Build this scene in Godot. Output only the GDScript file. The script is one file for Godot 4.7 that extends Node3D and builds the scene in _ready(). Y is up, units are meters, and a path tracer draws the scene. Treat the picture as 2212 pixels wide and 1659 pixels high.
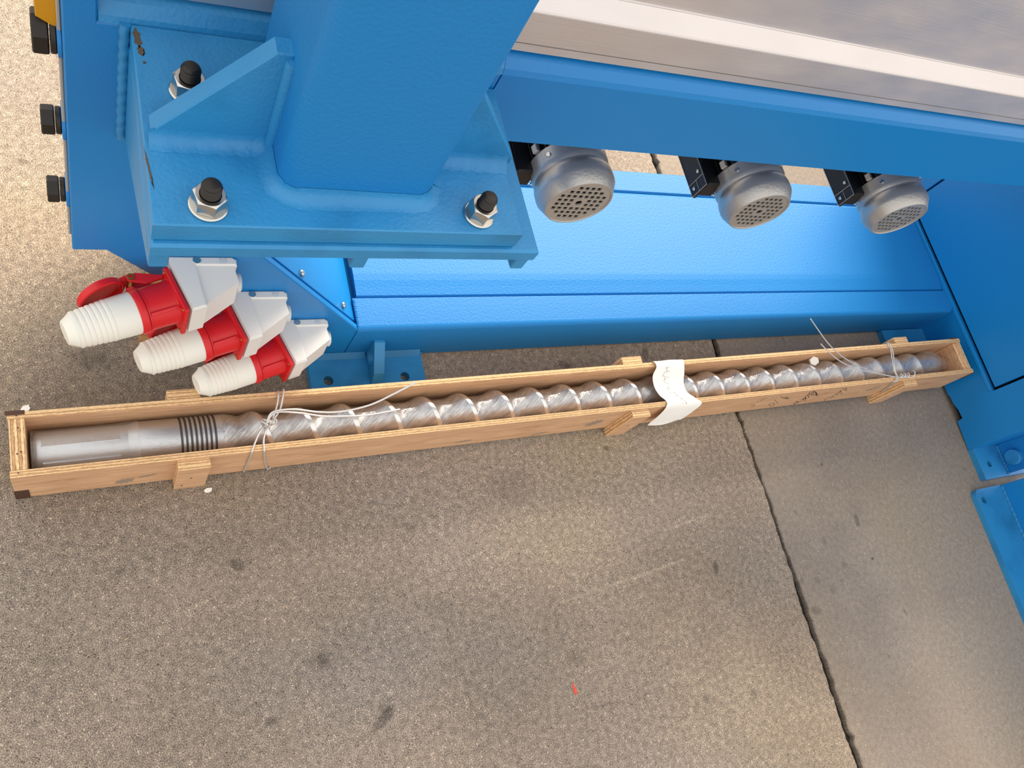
extends Node3D
# A packing crate with an extruder screw lies on a workshop floor before a blue machine.
# x runs along the machine, y is up, z comes towards the viewer; metres.

var rng := RandomNumberGenerator.new()
var names := {}
var M := {}

# ---------------------------------------------------------------- mesh builder
class MB:
	var v := PackedVector3Array()
	var n := PackedVector3Array()
	var u := PackedVector2Array()
	var t := Transform3D.IDENTITY

	func tri(a: Vector3, b: Vector3, c: Vector3, na: Vector3, nb: Vector3, nc: Vector3, ua := Vector2.ZERO, ub := Vector2.ZERO, uc := Vector2.ZERO) -> void:
		var g := (c - a).cross(b - a)
		if g.length_squared() < 1e-16:
			return
		if (g.dot(na + nb + nc) < 0.0) != (t.basis.determinant() < 0.0):
			var s := b; b = c; c = s
			s = nb; nb = nc; nc = s
			var w := ub; ub = uc; uc = w
		for p in [a, b, c]: v.append(t * p)
		for p in [na, nb, nc]: n.append((t.basis * p).normalized())
		for p in [ua, ub, uc]: u.append(p)

	func quad(a: Vector3, b: Vector3, c: Vector3, d: Vector3, hint: Vector3) -> void:
		var g := (c - a).cross(d - b)
		if g.length_squared() < 1e-18: return
		g = g.normalized()
		if g.dot(hint) < 0.0: g = -g
		tri(a, b, c, g, g, g)
		tri(a, c, d, g, g, g)

	static func area(p: PackedVector2Array) -> float:
		var s := 0.0
		for i in p.size():
			s += p[i].cross(p[(i + 1) % p.size()])
		return s * 0.5

	static func ccw(p: PackedVector2Array) -> PackedVector2Array:
		if area(p) < 0.0:
			p = p.duplicate(); p.reverse()
		return p

	static func inset(p: PackedVector2Array, d: float) -> PackedVector2Array:
		var r := PackedVector2Array()
		var k := p.size()
		for i in k:
			var e0 := (p[i] - p[(i + k - 1) % k]).normalized()
			var e1 := (p[(i + 1) % k] - p[i]).normalized()
			var n0 := Vector2(-e0.y, e0.x)
			var n1 := Vector2(-e1.y, e1.x)
			var m := n0 + n1
			r.append(p[i] + m * (d / maxf(0.35, m.dot(n0))))
		return r

	# polygon in local xy, swept from z0 to z1, both rims chamfered by b
	func prism(p: PackedVector2Array, z0: float, z1: float, b := 0.0) -> void:
		p = MB.ccw(p)
		var q := MB.inset(p, b) if b > 0.0 else p
		var tr := Geometry2D.triangulate_polygon(q)
		for i in range(0, tr.size(), 3):
			for s in [[z1, Vector3.BACK], [z0, Vector3.FORWARD]]:
				var z: float = s[0]
				var a := q[tr[i]]; var c := q[tr[i + 1]]; var d := q[tr[i + 2]]
				tri(Vector3(a.x, a.y, z), Vector3(c.x, c.y, z), Vector3(d.x, d.y, z), s[1], s[1], s[1])
		var k := p.size()
		for i in k:
			var j := (i + 1) % k
			var e := p[j] - p[i]
			var h := Vector3(e.y, -e.x, 0)
			quad(Vector3(p[i].x, p[i].y, z0 + b), Vector3(p[j].x, p[j].y, z0 + b), Vector3(p[j].x, p[j].y, z1 - b), Vector3(p[i].x, p[i].y, z1 - b), h)
			if b > 0.0:
				quad(Vector3(p[i].x, p[i].y, z1 - b), Vector3(p[j].x, p[j].y, z1 - b), Vector3(q[j].x, q[j].y, z1), Vector3(q[i].x, q[i].y, z1), h.normalized() + Vector3.BACK)
				quad(Vector3(p[i].x, p[i].y, z0 + b), Vector3(p[j].x, p[j].y, z0 + b), Vector3(q[j].x, q[j].y, z0), Vector3(q[i].x, q[i].y, z0), h.normalized() + Vector3.FORWARD)

	# the same without chamfers, with holes right through
	func prism_holes(p: PackedVector2Array, holes: Array, z0: float, z1: float) -> void:
		p = MB.ccw(p)
		var pieces := [p]
		for h in holes:
			var c := Vector2.ZERO
			for q in h: c += q
			c /= h.size()
			var next := []
			var lo := Vector2(1e9, 1e9); var hi := -lo
			for q in h:
				lo = lo.min(q); hi = hi.max(q)
			for piece in pieces:
				var plo := Vector2(1e9, 1e9); var phi := -plo
				for q in piece:
					plo = plo.min(q); phi = phi.max(q)
				if phi.x <= lo.x or plo.x >= hi.x or phi.y <= lo.y or plo.y >= hi.y:
					next.append(piece); continue
				for side in [[-9.0, c.x], [c.x, 9.0]]:
					var r := PackedVector2Array([Vector2(side[0], -9), Vector2(side[1], -9), Vector2(side[1], 9), Vector2(side[0], 9)])
					for half in Geometry2D.intersect_polygons(piece, r):
						for rest in Geometry2D.clip_polygons(half, h): next.append(rest)
			pieces = next
		for q in pieces:
			var tr := Geometry2D.triangulate_polygon(q)
			for i in range(0, tr.size(), 3):
				for s in [[z1, Vector3.BACK], [z0, Vector3.FORWARD]]:
					var z: float = s[0]
					tri(Vector3(q[tr[i]].x, q[tr[i]].y, z), Vector3(q[tr[i + 1]].x, q[tr[i + 1]].y, z), Vector3(q[tr[i + 2]].x, q[tr[i + 2]].y, z), s[1], s[1], s[1])
		for w in [p] + holes:
			var ring: PackedVector2Array = MB.ccw(w)
			var flip := 1.0 if w == p else -1.0
			for i in ring.size():
				var j := (i + 1) % ring.size()
				var e := ring[j] - ring[i]
				quad(Vector3(ring[i].x, ring[i].y, z0), Vector3(ring[j].x, ring[j].y, z0), Vector3(ring[j].x, ring[j].y, z1), Vector3(ring[i].x, ring[i].y, z1), Vector3(e.y, -e.x, 0) * flip)

	# box from lo to hi with every long edge eased
	func box(lo: Vector3, hi: Vector3, b := 0.002) -> void:
		var keep := t
		t = t * Transform3D(Basis.IDENTITY, (lo + hi) * 0.5)
		var s := (hi - lo) * 0.5
		var p := PackedVector2Array([Vector2(-s.x, -s.y + b), Vector2(-s.x + b, -s.y), Vector2(s.x - b, -s.y), Vector2(s.x, -s.y + b), Vector2(s.x, s.y - b), Vector2(s.x - b, s.y), Vector2(-s.x + b, s.y), Vector2(-s.x, s.y - b)])
		if b <= 0.0:
			p = PackedVector2Array([Vector2(-s.x, -s.y), Vector2(s.x, -s.y), Vector2(s.x, s.y), Vector2(-s.x, s.y)])
		prism(p, -s.z, s.z, b)
		t = keep

	# profile of (radius, height) points, from the bottom up, about local y
	func lathe(p: Array, seg := 32, crease := 0.7, from := 0.0, to := TAU) -> void:
		var k := p.size()
		var fn := []
		for i in k - 1:
			var d: Vector2 = p[i + 1] - p[i]
			fn.append(Vector2(d.y, -d.x).normalized())
		for i in k - 1:
			var n0: Vector2 = fn[i]; var n1: Vector2 = fn[i]
			if i > 0 and absf(fn[i].angle_to(fn[i - 1])) < crease: n0 = (fn[i] + fn[i - 1]).normalized()
			if i < k - 2 and absf(fn[i].angle_to(fn[i + 1])) < crease: n1 = (fn[i] + fn[i + 1]).normalized()
			for j in seg:
				var a := from + (to - from) * j / seg; var b := from + (to - from) * (j + 1) / seg
				var ca := Vector3(cos(a), 0, sin(a)); var cb := Vector3(cos(b), 0, sin(b))
				var r0: float = p[i].x; var r1: float = p[i + 1].x; var y0: float = p[i].y; var y1: float = p[i + 1].y
				var P00 := ca * r0 + Vector3.UP * y0; var P10 := cb * r0 + Vector3.UP * y0
				var P01 := ca * r1 + Vector3.UP * y1; var P11 := cb * r1 + Vector3.UP * y1
				var N00 := ca * n0.x + Vector3.UP * n0.y; var N10 := cb * n0.x + Vector3.UP * n0.y
				var N01 := ca * n1.x + Vector3.UP * n1.y; var N11 := cb * n1.x + Vector3.UP * n1.y
				var ua := Vector2(a / TAU, y0); var ub := Vector2(b / TAU, y0); var uc := Vector2(a / TAU, y1); var ud := Vector2(b / TAU, y1)
				tri(P00, P10, P11, N00, N10, N11, ua, ub, ud)
				tri(P00, P11, P01, N00, N11, N01, ua, ud, uc)

	func tube(pts: Array, r: float, sides := 8, closed := false) -> void:
		var k := pts.size()
		var tang := []
		for i in k:
			var a: Vector3 = pts[(i + k - 1) % k] if closed or i > 0 else pts[i]
			var b: Vector3 = pts[(i + 1) % k] if closed or i < k - 1 else pts[i]
			tang.append((b - a).normalized())
		var side: Vector3 = tang[0].cross(Vector3.UP if absf(tang[0].y) < 0.9 else Vector3.RIGHT).normalized()
		var rings := []
		for i in k:
			side = (side - tang[i] * side.dot(tang[i])).normalized()
			var up: Vector3 = tang[i].cross(side)
			var ring := []
			for j in sides:
				var a := TAU * j / sides
				ring.append(side * cos(a) + up * sin(a))
			rings.append(ring)
		for i in (k if closed else k - 1):
			var i2 := (i + 1) % k
			for j in sides:
				var j2 := (j + 1) % sides
				var A: Vector3 = rings[i][j]; var B: Vector3 = rings[i][j2]; var C: Vector3 = rings[i2][j2]; var D: Vector3 = rings[i2][j]
				tri(pts[i] + A * r, pts[i] + B * r, pts[i2] + C * r, A, B, C)
				tri(pts[i] + A * r, pts[i2] + C * r, pts[i2] + D * r, A, C, D)
		if not closed:
			for e in [[0, -tang[0]], [k - 1, tang[k - 1]]]:
				for j in sides - 2:
					tri(pts[e[0]] + rings[e[0]][0] * r, pts[e[0]] + rings[e[0]][j + 1] * r, pts[e[0]] + rings[e[0]][j + 2] * r, e[1], e[1], e[1])

	# smooth sheet over a grid of points; uv as given by k
	func sheet(g: Array, w: int, h: int, uvs: Array = []) -> void:
		var nn := []
		for i in h:
			for j in w:
				var dx: Vector3 = g[i * w + mini(j + 1, w - 1)] - g[i * w + maxi(j - 1, 0)]
				var dy: Vector3 = g[mini(i + 1, h - 1) * w + j] - g[maxi(i - 1, 0) * w + j]
				nn.append(dx.cross(dy).normalized())
		for i in h - 1:
			for j in w - 1:
				var a := i * w + j; var b := a + 1; var c := a + w + 1; var d := a + w
				var ua := Vector2.ZERO; var ub := ua; var uc := ua; var ud := ua
				if uvs.size():
					ua = uvs[a]; ub = uvs[b]; uc = uvs[c]; ud = uvs[d]
				tri(g[a], g[b], g[c], nn[a], nn[b], nn[c], ua, ub, uc)
				tri(g[a], g[c], g[d], nn[a], nn[c], nn[d], ua, uc, ud)

	# turn every triangle so that it faces away from a line through c along axis (or simply along up)
	func outward(c: Vector3, axis: Vector3, up := Vector3.ZERO) -> void:
		for i in range(0, v.size(), 3):
			var q := (v[i] + v[i + 1] + v[i + 2]) / 3.0 - c
			var out := q - axis * q.dot(axis) if up == Vector3.ZERO else up
			if (n[i] + n[i + 1] + n[i + 2]).dot(out) < 0.0:
				var a := v[i + 1]; v[i + 1] = v[i + 2]; v[i + 2] = a
				var b := u[i + 1]; u[i + 1] = u[i + 2]; u[i + 2] = b
				var d := n[i + 1]
				n[i + 1] = -n[i + 2]; n[i + 2] = -d; n[i] = -n[i]

	func mesh() -> ArrayMesh:
		var m := ArrayMesh.new()
		add_to(m)
		return m

	func add_to(m: ArrayMesh) -> void:
		var a := []
		a.resize(Mesh.ARRAY_MAX)
		a[Mesh.ARRAY_VERTEX] = v; a[Mesh.ARRAY_NORMAL] = n; a[Mesh.ARRAY_TEX_UV] = u
		m.add_surface_from_arrays(Mesh.PRIMITIVE_TRIANGLES, a)


# ---------------------------------------------------------------- scene helpers
func numbered(called: String) -> String:
	names[called] = names.get(called, -1) + 1
	return called if names[called] == 0 else "%s_%03d" % [called, names[called]]

func tag(o: Node, label: String, category: String, group := "", kind := "") -> void:
	if label: o.set_meta("label", label)
	if category: o.set_meta("category", category)
	if group: o.set_meta("group", group)
	if kind: o.set_meta("kind", kind)

func thing(called: String, label: String, category: String, at := Transform3D.IDENTITY, group := "") -> Node3D:
	var o := Node3D.new()
	o.name = numbered(called)
	add_child(o)
	o.transform = at
	tag(o, label, category, group)
	return o

func part(called: String, mb: MB, m: Material, parent: Node, label := "") -> MeshInstance3D:
	return put(called, mb.mesh(), [m], parent, label)

func put(called: String, mesh: ArrayMesh, mats: Array, parent: Node, label := "") -> MeshInstance3D:
	var o := MeshInstance3D.new()
	o.name = numbered(called) if parent == self else called
	o.mesh = mesh
	for i in mats.size(): o.mesh.surface_set_material(i, mats[i])
	parent.add_child(o, true)
	if label: o.set_meta("label", label)
	return o

func P(a: Array) -> PackedVector2Array:
	var r := PackedVector2Array()
	for i in range(0, a.size(), 2): r.append(Vector2(a[i], a[i + 1]))
	return r

func circle(c: Vector2, r: float, seg := 24, from := 0.0) -> PackedVector2Array:
	var p := PackedVector2Array()
	for i in seg: p.append(c + Vector2.from_angle(from + TAU * i / seg) * r)
	return p

func rrect(w: float, h: float, r: float, seg := 6) -> PackedVector2Array:
	var p := PackedVector2Array()
	for k in 4:
		var c := Vector2((w / 2 - r) * [1, -1, -1, 1][k], (h / 2 - r) * [1, 1, -1, -1][k])
		for i in seg + 1: p.append(c + Vector2.from_angle(PI / 2 * (k + float(i) / seg)) * r)
	return p

# frames for prisms: what local x, y, z become
func ALONG_X(x := 0.0) -> Transform3D:  # polygon given as (z, y), swept along +x
	return Transform3D(Basis(Vector3(0, 0, 1), Vector3(0, 1, 0), Vector3(-1, 0, 0)), Vector3(x, 0, 0))
func ALONG_Y() -> Transform3D:  # polygon given as (x, z), swept along +y downwards negative
	return Transform3D(Basis(Vector3(1, 0, 0), Vector3(0, 0, 1), Vector3(0, -1, 0)), Vector3.ZERO)

func bars_x(mb: MB, p: PackedVector2Array, x0: float, x1: float, b := 0.0) -> void:
	var keep := mb.t
	mb.t = keep * ALONG_X()
	mb.prism(p, -x1, -x0, b)
	mb.t = keep

func flat_y(mb: MB, p: PackedVector2Array, y0: float, y1: float, b := 0.0) -> void:
	var keep := mb.t
	mb.t = keep * ALONG_Y()
	mb.prism(p, -y1, -y0, b)
	mb.t = keep

func aim(at: Vector3, axis: Vector3) -> Transform3D:  # local y along axis
	axis = axis.normalized()
	var x := axis.cross(Vector3.UP if absf(axis.y) < 0.9 else Vector3.BACK).normalized()
	return Transform3D(Basis(x, axis, x.cross(axis)), at)

func curve(pts: Array, step := 0.004) -> Array:  # smooth line through points
	var c := Curve3D.new()
	c.bake_interval = step
	for i in pts.size():
		var a: Vector3 = pts[maxi(i - 1, 0)]; var b: Vector3 = pts[mini(i + 1, pts.size() - 1)]
		var d := (b - a) / 6.0
		c.add_point(pts[i], -d if i > 0 else Vector3.ZERO, d if i < pts.size() - 1 else Vector3.ZERO)
	return Array(c.get_baked_points())

# ---------------------------------------------------------------- textures
func noise_img(size: Vector2i, freq: float, oct := 3, s := 1, kind := FastNoiseLite.TYPE_SIMPLEX_SMOOTH) -> Image:
	var f := FastNoiseLite.new()
	f.seed = s
	f.noise_type = kind
	f.frequency = freq
	f.fractal_octaves = oct
	f.fractal_type = FastNoiseLite.FRACTAL_FBM if oct > 1 else FastNoiseLite.FRACTAL_NONE
	var im := f.get_seamless_image(size.x, size.y)
	im.convert(Image.FORMAT_L8)
	return im

func ramp(im: Image, stops: Array) -> ImageTexture:  # [[value, Color], ...] in sRGB
	var lut := PackedByteArray()
	for i in 256:
		var x := i / 255.0
		var c: Color = stops[0][1]
		for k in stops.size() - 1:
			if x >= stops[k][0]:
				c = stops[k][1].lerp(stops[k + 1][1], clampf((x - stops[k][0]) / (stops[k + 1][0] - stops[k][0]), 0, 1))
		lut.append_array([c.r8, c.g8, c.b8])
	var d := im.get_data()
	var o := PackedByteArray()
	o.resize(d.size() * 3)
	for i in d.size():
		var k := d[i] * 3
		o[i * 3] = lut[k]; o[i * 3 + 1] = lut[k + 1]; o[i * 3 + 2] = lut[k + 2]
	return ImageTexture.create_from_image(Image.create_from_data(im.get_width(), im.get_height(), false, Image.FORMAT_RGB8, o))

func bump(im: Image, strength: float) -> ImageTexture:
	var c: Image = im.duplicate()
	c.convert(Image.FORMAT_RGBA8)
	c.bump_map_to_normal_map(strength)
	return ImageTexture.create_from_image(c)

# concrete grain: light sand grains and dark pits in a tile
func grain(size: int, base: Color, vary: float, light: int, pits: int, s: int) -> Array:
	var fine := noise_img(Vector2i(size, size), 0.22, 2, s).get_data()
	var mid := noise_img(Vector2i(size, size), 0.03, 3, s + 1).get_data()
	var h := PackedFloat32Array()
	h.resize(size * size)
	for i in size * size: h[i] = 1.0 + ((fine[i] - 128) * 0.0045 + (mid[i] - 128) * 0.0012) * vary
	var r := RandomNumberGenerator.new()
	r.seed = s
	for k in light + pits:
		var lit := k < light
		var cx := r.randf() * size; var cy := r.randf() * size
		var big := pow(r.randf(), 3.0)
		var a := 0.8 + 2.6 * big; var b := a * r.randf_range(0.45, 1.0)
		var an := r.randf() * PI
		var amp := r.randf_range(0.12, 0.55) if lit else -r.randf_range(0.12, 0.45)
		var rad := int(ceil(a)) + 1
		var ca := cos(an); var sa := sin(an)
		for y in range(int(cy) - rad, int(cy) + rad + 1):
			for x in range(int(cx) - rad, int(cx) + rad + 1):
				var dx := x + 0.5 - cx; var dy := y + 0.5 - cy
				var q := pow((dx * ca + dy * sa) / a, 2) + pow((dy * ca - dx * sa) / b, 2)
				if q < 1.0: h[posmod(y, size) * size + posmod(x, size)] += amp * (1.0 - q * q)
	var o := PackedByteArray(); o.resize(size * size * 3)
	var g := PackedByteArray(); g.resize(size * size)
	var cr := base.r8; var cg := base.g8; var cb := base.b8
	for i in size * size:
		var f := clampf(h[i], 0.35, 1.75)
		o[i * 3] = mini(255, int(cr * f)); o[i * 3 + 1] = mini(255, int(cg * f)); o[i * 3 + 2] = mini(255, int(cb * f))
		g[i] = mini(255, int(128 * f))
	return [ImageTexture.create_from_image(Image.create_from_data(size, size, false, Image.FORMAT_RGB8, o)), bump(Image.create_from_data(size, size, false, Image.FORMAT_L8, g), 2.0)]

# stains of the floor, over x -0.8..4.2 and z -3..2 (multiplied over the grain)
func stains() -> ImageTexture:
	var w := 1536; var h := 1536
	var big := noise_img(Vector2i(w, h), 0.0022, 4, 71).get_data()
	var tint := noise_img(Vector2i(w, h), 0.0035, 3, 72).get_data()
	var f := PackedFloat32Array(); f.resize(w * h)
	for i in w * h: f[i] = 0.93 + (big[i] - 128) * 0.0011
	var k := w / 5.0
	var spot := func(x: float, z: float, rx: float, rz: float, an: float, amp: float, soft: float) -> void:
		var cx := (x + 0.8) * k; var cy := (z + 3.0) * k
		var R := int(maxf(rx, rz) * k * 1.4) + 2
		for py in range(maxi(0, int(cy) - R), mini(h, int(cy) + R)):
			for px in range(maxi(0, int(cx) - R), mini(w, int(cx) + R)):
				var d := Vector2(px - cx, py - cy).rotated(-an) / k
				var q := sqrt(pow(d.x / rx, 2) + pow(d.y / rz, 2)) + (tint[(py * 7 % h) * w + px * 7 % w] - 128) * 0.004
				f[py * w + px] += amp * (1.0 - smoothstep(1.0 - soft, 1.0 + soft * 0.3, q))
	# x, z, radii, turn, depth, softness
	for s in [[0.593, -0.30, .018, .011, .6, -.16, .7], [0.467, 0.047, .032, .012, -.6, -.20, .5], [0.475, 0.028, .012, .008, 0.4, -.15, .5], [0.38, -0.085, .016, .013, 0, -.16, .6], [0.36, -0.08, .03, .014, .3, -.08, .9], [1.334, -0.094, .008, .02, .2, -.22, .35], [1.855, -.139, .009, .018, .2, -.2, .4], [1.60, .06, .016, .012, .4, -.14, .6], [1.56, -.07, .013, .011, 0, -.11, .7], [1.64, -.01, .013, .014, 0, -.12, .7], [1.68, .02, .012, .012, 0, -.09, .7], [1.71, -.10, .012, .012, 0, -.1, .7], [1.75, -.03, .014, .012, 0, -.1, .7], [1.59, -.02, .01, .014, 0, -.1, .7], [1.86, -.03, .006, .005, 0, -.35, .3], [1.80, -.30, .005, .006, 0, -.3, .4], [.27, .0, .012, .01, 0, -.18, .5], [.773, -.507, .012, .01, .5, -.3, .4], [.037, -.714, .03, .02, 0, -.14, .8], [1.07, -.64, .028, .016, .2, -.22, .5], [1.32, -.66, .01, .025, .3, -.2, .5], [.05, -.30, .02, .02, 0, -.12, .7], [.25, -.28, .012, .01, .6, -.18, .6], [.62, -.13, .05, .02, .3, -.07, 1.0], [1.12, -.42, .006, .006, 0, -.3, .4], [.9, .02, .02, .02, 0, -.1, .8], [1.2, .18, .012, .016, 0, -.1, .7], [1.17, .18, .01, .012, 0, -.08, .7], [1.33, .2, .01, .012, 0, -.13, .6], [2.1, .12, .12, .1, 0, -.05, 1.0], [.9, -.2, .3, .2, .3, .05, 1.0], [1.35, .15, .3, .2, .3, .06, 1.0], [1.9, -.05, .25, .18, .3, .07, 1.0], [.2, -.1, .3, .2, 0, -.05, 1.0], [-.06, -1.15, .012, .006, .2, -.25, .5], [-.1, -1.48, .008, .005, .2, -.3, .5], [1.95, -.62, .12, .05, 0, -.06, 1.0], [.84, -.36, .09, .05, 0, -.1, 1.0]]:
		spot.call(s[0], s[1], s[2], s[3], s[4], s[5], s[6])
	for i in 90:
		spot.call(rng.randf_range(-.3, 2.4), rng.randf_range(-1.6, .7), rng.randf_range(.003, .009), rng.randf_range(.002, .006), rng.randf() * 3.1, -rng.randf_range(.05, .2), .6)
	# long pale scratches and dark hairline cracks
	var stroke := func(pts: Array, amp: float, wd: float, wob: float) -> void:
		for s in pts.size() - 1:
			var a: Vector2 = pts[s]; var b: Vector2 = pts[s + 1]
			var m := int(a.distance_to(b) * k * 2) + 2
			for i in m:
				var p := (a.lerp(b, float(i) / m) + Vector2(0.8, 3.0)) * k
				p += Vector2(sin(i * 0.045 + s) + .6 * sin(i * .13), cos(i * 0.06 + s * 2.0)) * wob
				for dx in range(-1, 2):
					for dy in range(-1, 2):
						var x := int(p.x) + dx; var y := int(p.y) + dy
						if x >= 0 and y >= 0 and x < w and y < h:
							var q := Vector2(x + .5, y + .5).distance_to(p)
							if q < wd: f[y * w + x] = clampf(f[y * w + x] + amp * (1 - q / wd) * 0.5, .4, 1.2)
	stroke.call([Vector2(.90, -.09), Vector2(1.02, -.10), Vector2(1.25, -.125)], .25, 1.2, .3)
	stroke.call([Vector2(1.22, -.20), Vector2(1.36, -.22)], .2, 1.2, .3)
	stroke.call([Vector2(.62, -.12), Vector2(.63, .0), Vector2(.66, .09), Vector2(.68, .2)], -.085, 1.1, 2.2)
	stroke.call([Vector2(.68, .04), Vector2(.73, .1), Vector2(.72, .2), Vector2(.9, .25)], -.085, 1.1, 2.2)
	stroke.call([Vector2(.9, .12), Vector2(1.0, .15), Vector2(1.1, .13), Vector2(1.15, .16)], -.085, 1.1, 2.2)
	stroke.call([Vector2(-.12, -.98), Vector2(-.06, -1.0), Vector2(.0, -1.02), Vector2(.05, -1.0)], -.085, 1.1, 2.2)
	stroke.call([Vector2(-.13, -1.12), Vector2(-.05, -1.14), Vector2(.02, -1.12)], -.085, 1.1, 2.2)
	stroke.call([Vector2(-.1, -.83), Vector2(-.04, -.86), Vector2(.04, -.9)], -.085, 1.1, 2.2)
	var o := PackedByteArray(); o.resize(w * h * 3)
	for i in w * h:
		var v := clampf(f[i], 0.3, 1.0) * 255
		var c := (tint[i] - 128) / 128.0
		o[i * 3] = clampi(int(v * (1.0 + c * 0.02)), 0, 255); o[i * 3 + 1] = clampi(int(v), 0, 255); o[i * 3 + 2] = clampi(int(v * (1.0 - c * 0.05)), 0, 255)
	return ImageTexture.create_from_image(Image.create_from_data(w, h, false, Image.FORMAT_RGB8, o))

# wood grain along u: noise stretched along the board, with darker streaks
func wood(size: Vector2i, stops: Array, s: int, fine := 0.5) -> ImageTexture:
	var f := FastNoiseLite.new()
	f.seed = s
	f.noise_type = FastNoiseLite.TYPE_SIMPLEX_SMOOTH
	f.frequency = 1.0
	f.fractal_octaves = 4
	var d := PackedByteArray(); d.resize(size.x * size.y)
	for y in size.y:
		for x in size.x:
			var a := TAU * x / size.x; var b := TAU * y / size.y
			# wraps both ways; long features along x
			var warp := f.get_noise_3d(cos(a) * .5, sin(a) * .5, sin(b) * 1.2 + 4.0) * 2.2
			var v := 0.5 + 0.45 * f.get_noise_3d(cos(a) * 0.8 + 9.0, sin(a) * .8, 7.0 * sin(b + warp * .35) + 5.0 * cos(b)) + fine * .3 * f.get_noise_3d(cos(a) * 3.0, sin(a) * 3.0 + 20.0, 60.0 * y / size.y)
			d[y * size.x + x] = clampi(int(v * 255), 0, 255)
	return ramp(Image.create_from_data(size.x, size.y, false, Image.FORMAT_L8, d), stops)

# plywood edge: layers across v
func ply_edge() -> ImageTexture:
	var w := 512; var h := 64
	var nz := noise_img(Vector2i(w, h), 0.05, 3, 12).get_data()
	var o := PackedByteArray(); o.resize(w * h * 3)
	var a := Color(.93, .78, .58); var b := Color(.78, .60, .42); var glue := Color(.30, .20, .12)
	for y in h:
		for x in w:
			var j := (nz[((y / 8) * 8 % h) * w + x] - 128) / 128.0
			var v := fposmod(float(y) / h * 5.0 + j * 0.14, 5.0)
			var layer := int(v) % 5
			var c := a if layer % 2 == 0 else b
			c = c.lerp(glue, 0.75 * (1.0 - smoothstep(0.03, 0.14, minf(v - int(v), int(v) + 1 - v))) * (0.5 + 0.5 * clampf(j * 2 + .4, 0, 1)))
			c = c * (0.9 + 0.25 * nz[y * w + (x * 3) % w] / 255.0)
			var i := (y * w + x) * 3
			o[i] = clampi(int(c.r * 255), 0, 255); o[i + 1] = clampi(int(c.g * 255), 0, 255); o[i + 2] = clampi(int(c.b * 255), 0, 255)
	return ImageTexture.create_from_image(Image.create_from_data(w, h, false, Image.FORMAT_RGB8, o))

# brushed metal: streaks along u, as grey values
func brushed(size: int, s: int, strands: int) -> Image:
	var r := RandomNumberGenerator.new(); r.seed = s
	var h := PackedFloat32Array(); h.resize(size * size)
	var nz := noise_img(Vector2i(size, size), 0.01, 3, s).get_data()
	for i in size * size: h[i] = 0.5 + (nz[i] - 128) * 0.0008
	for k in strands:
		var y := r.randi() % size; var x := r.randi() % size
		var ln := int(size * r.randf_range(.05, .5)); var amp := r.randf_range(-.22, .22); var sl := r.randf_range(-.04, .04)
		for i in ln:
			var e := sin(PI * i / ln)
			h[posmod(y + int(i * sl), size) * size + (x + i) % size] += amp * e
	var d := PackedByteArray(); d.resize(size * size)
	for i in size * size: d[i] = clampi(int(h[i] * 255), 0, 255)
	return Image.create_from_data(size, size, false, Image.FORMAT_L8, d)

func mat(c: Color, rough := 0.5, metal := 0.0) -> StandardMaterial3D:
	var m := StandardMaterial3D.new()
	m.albedo_color = c
	m.roughness = rough
	m.metallic = metal
	return m

func tri(m: StandardMaterial3D, scale: Vector3, world := false) -> StandardMaterial3D:
	m.uv1_triplanar = true
	m.uv1_world_triplanar = world
	m.uv1_scale = scale
	m.uv1_triplanar_sharpness = 6.0
	return m

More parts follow.
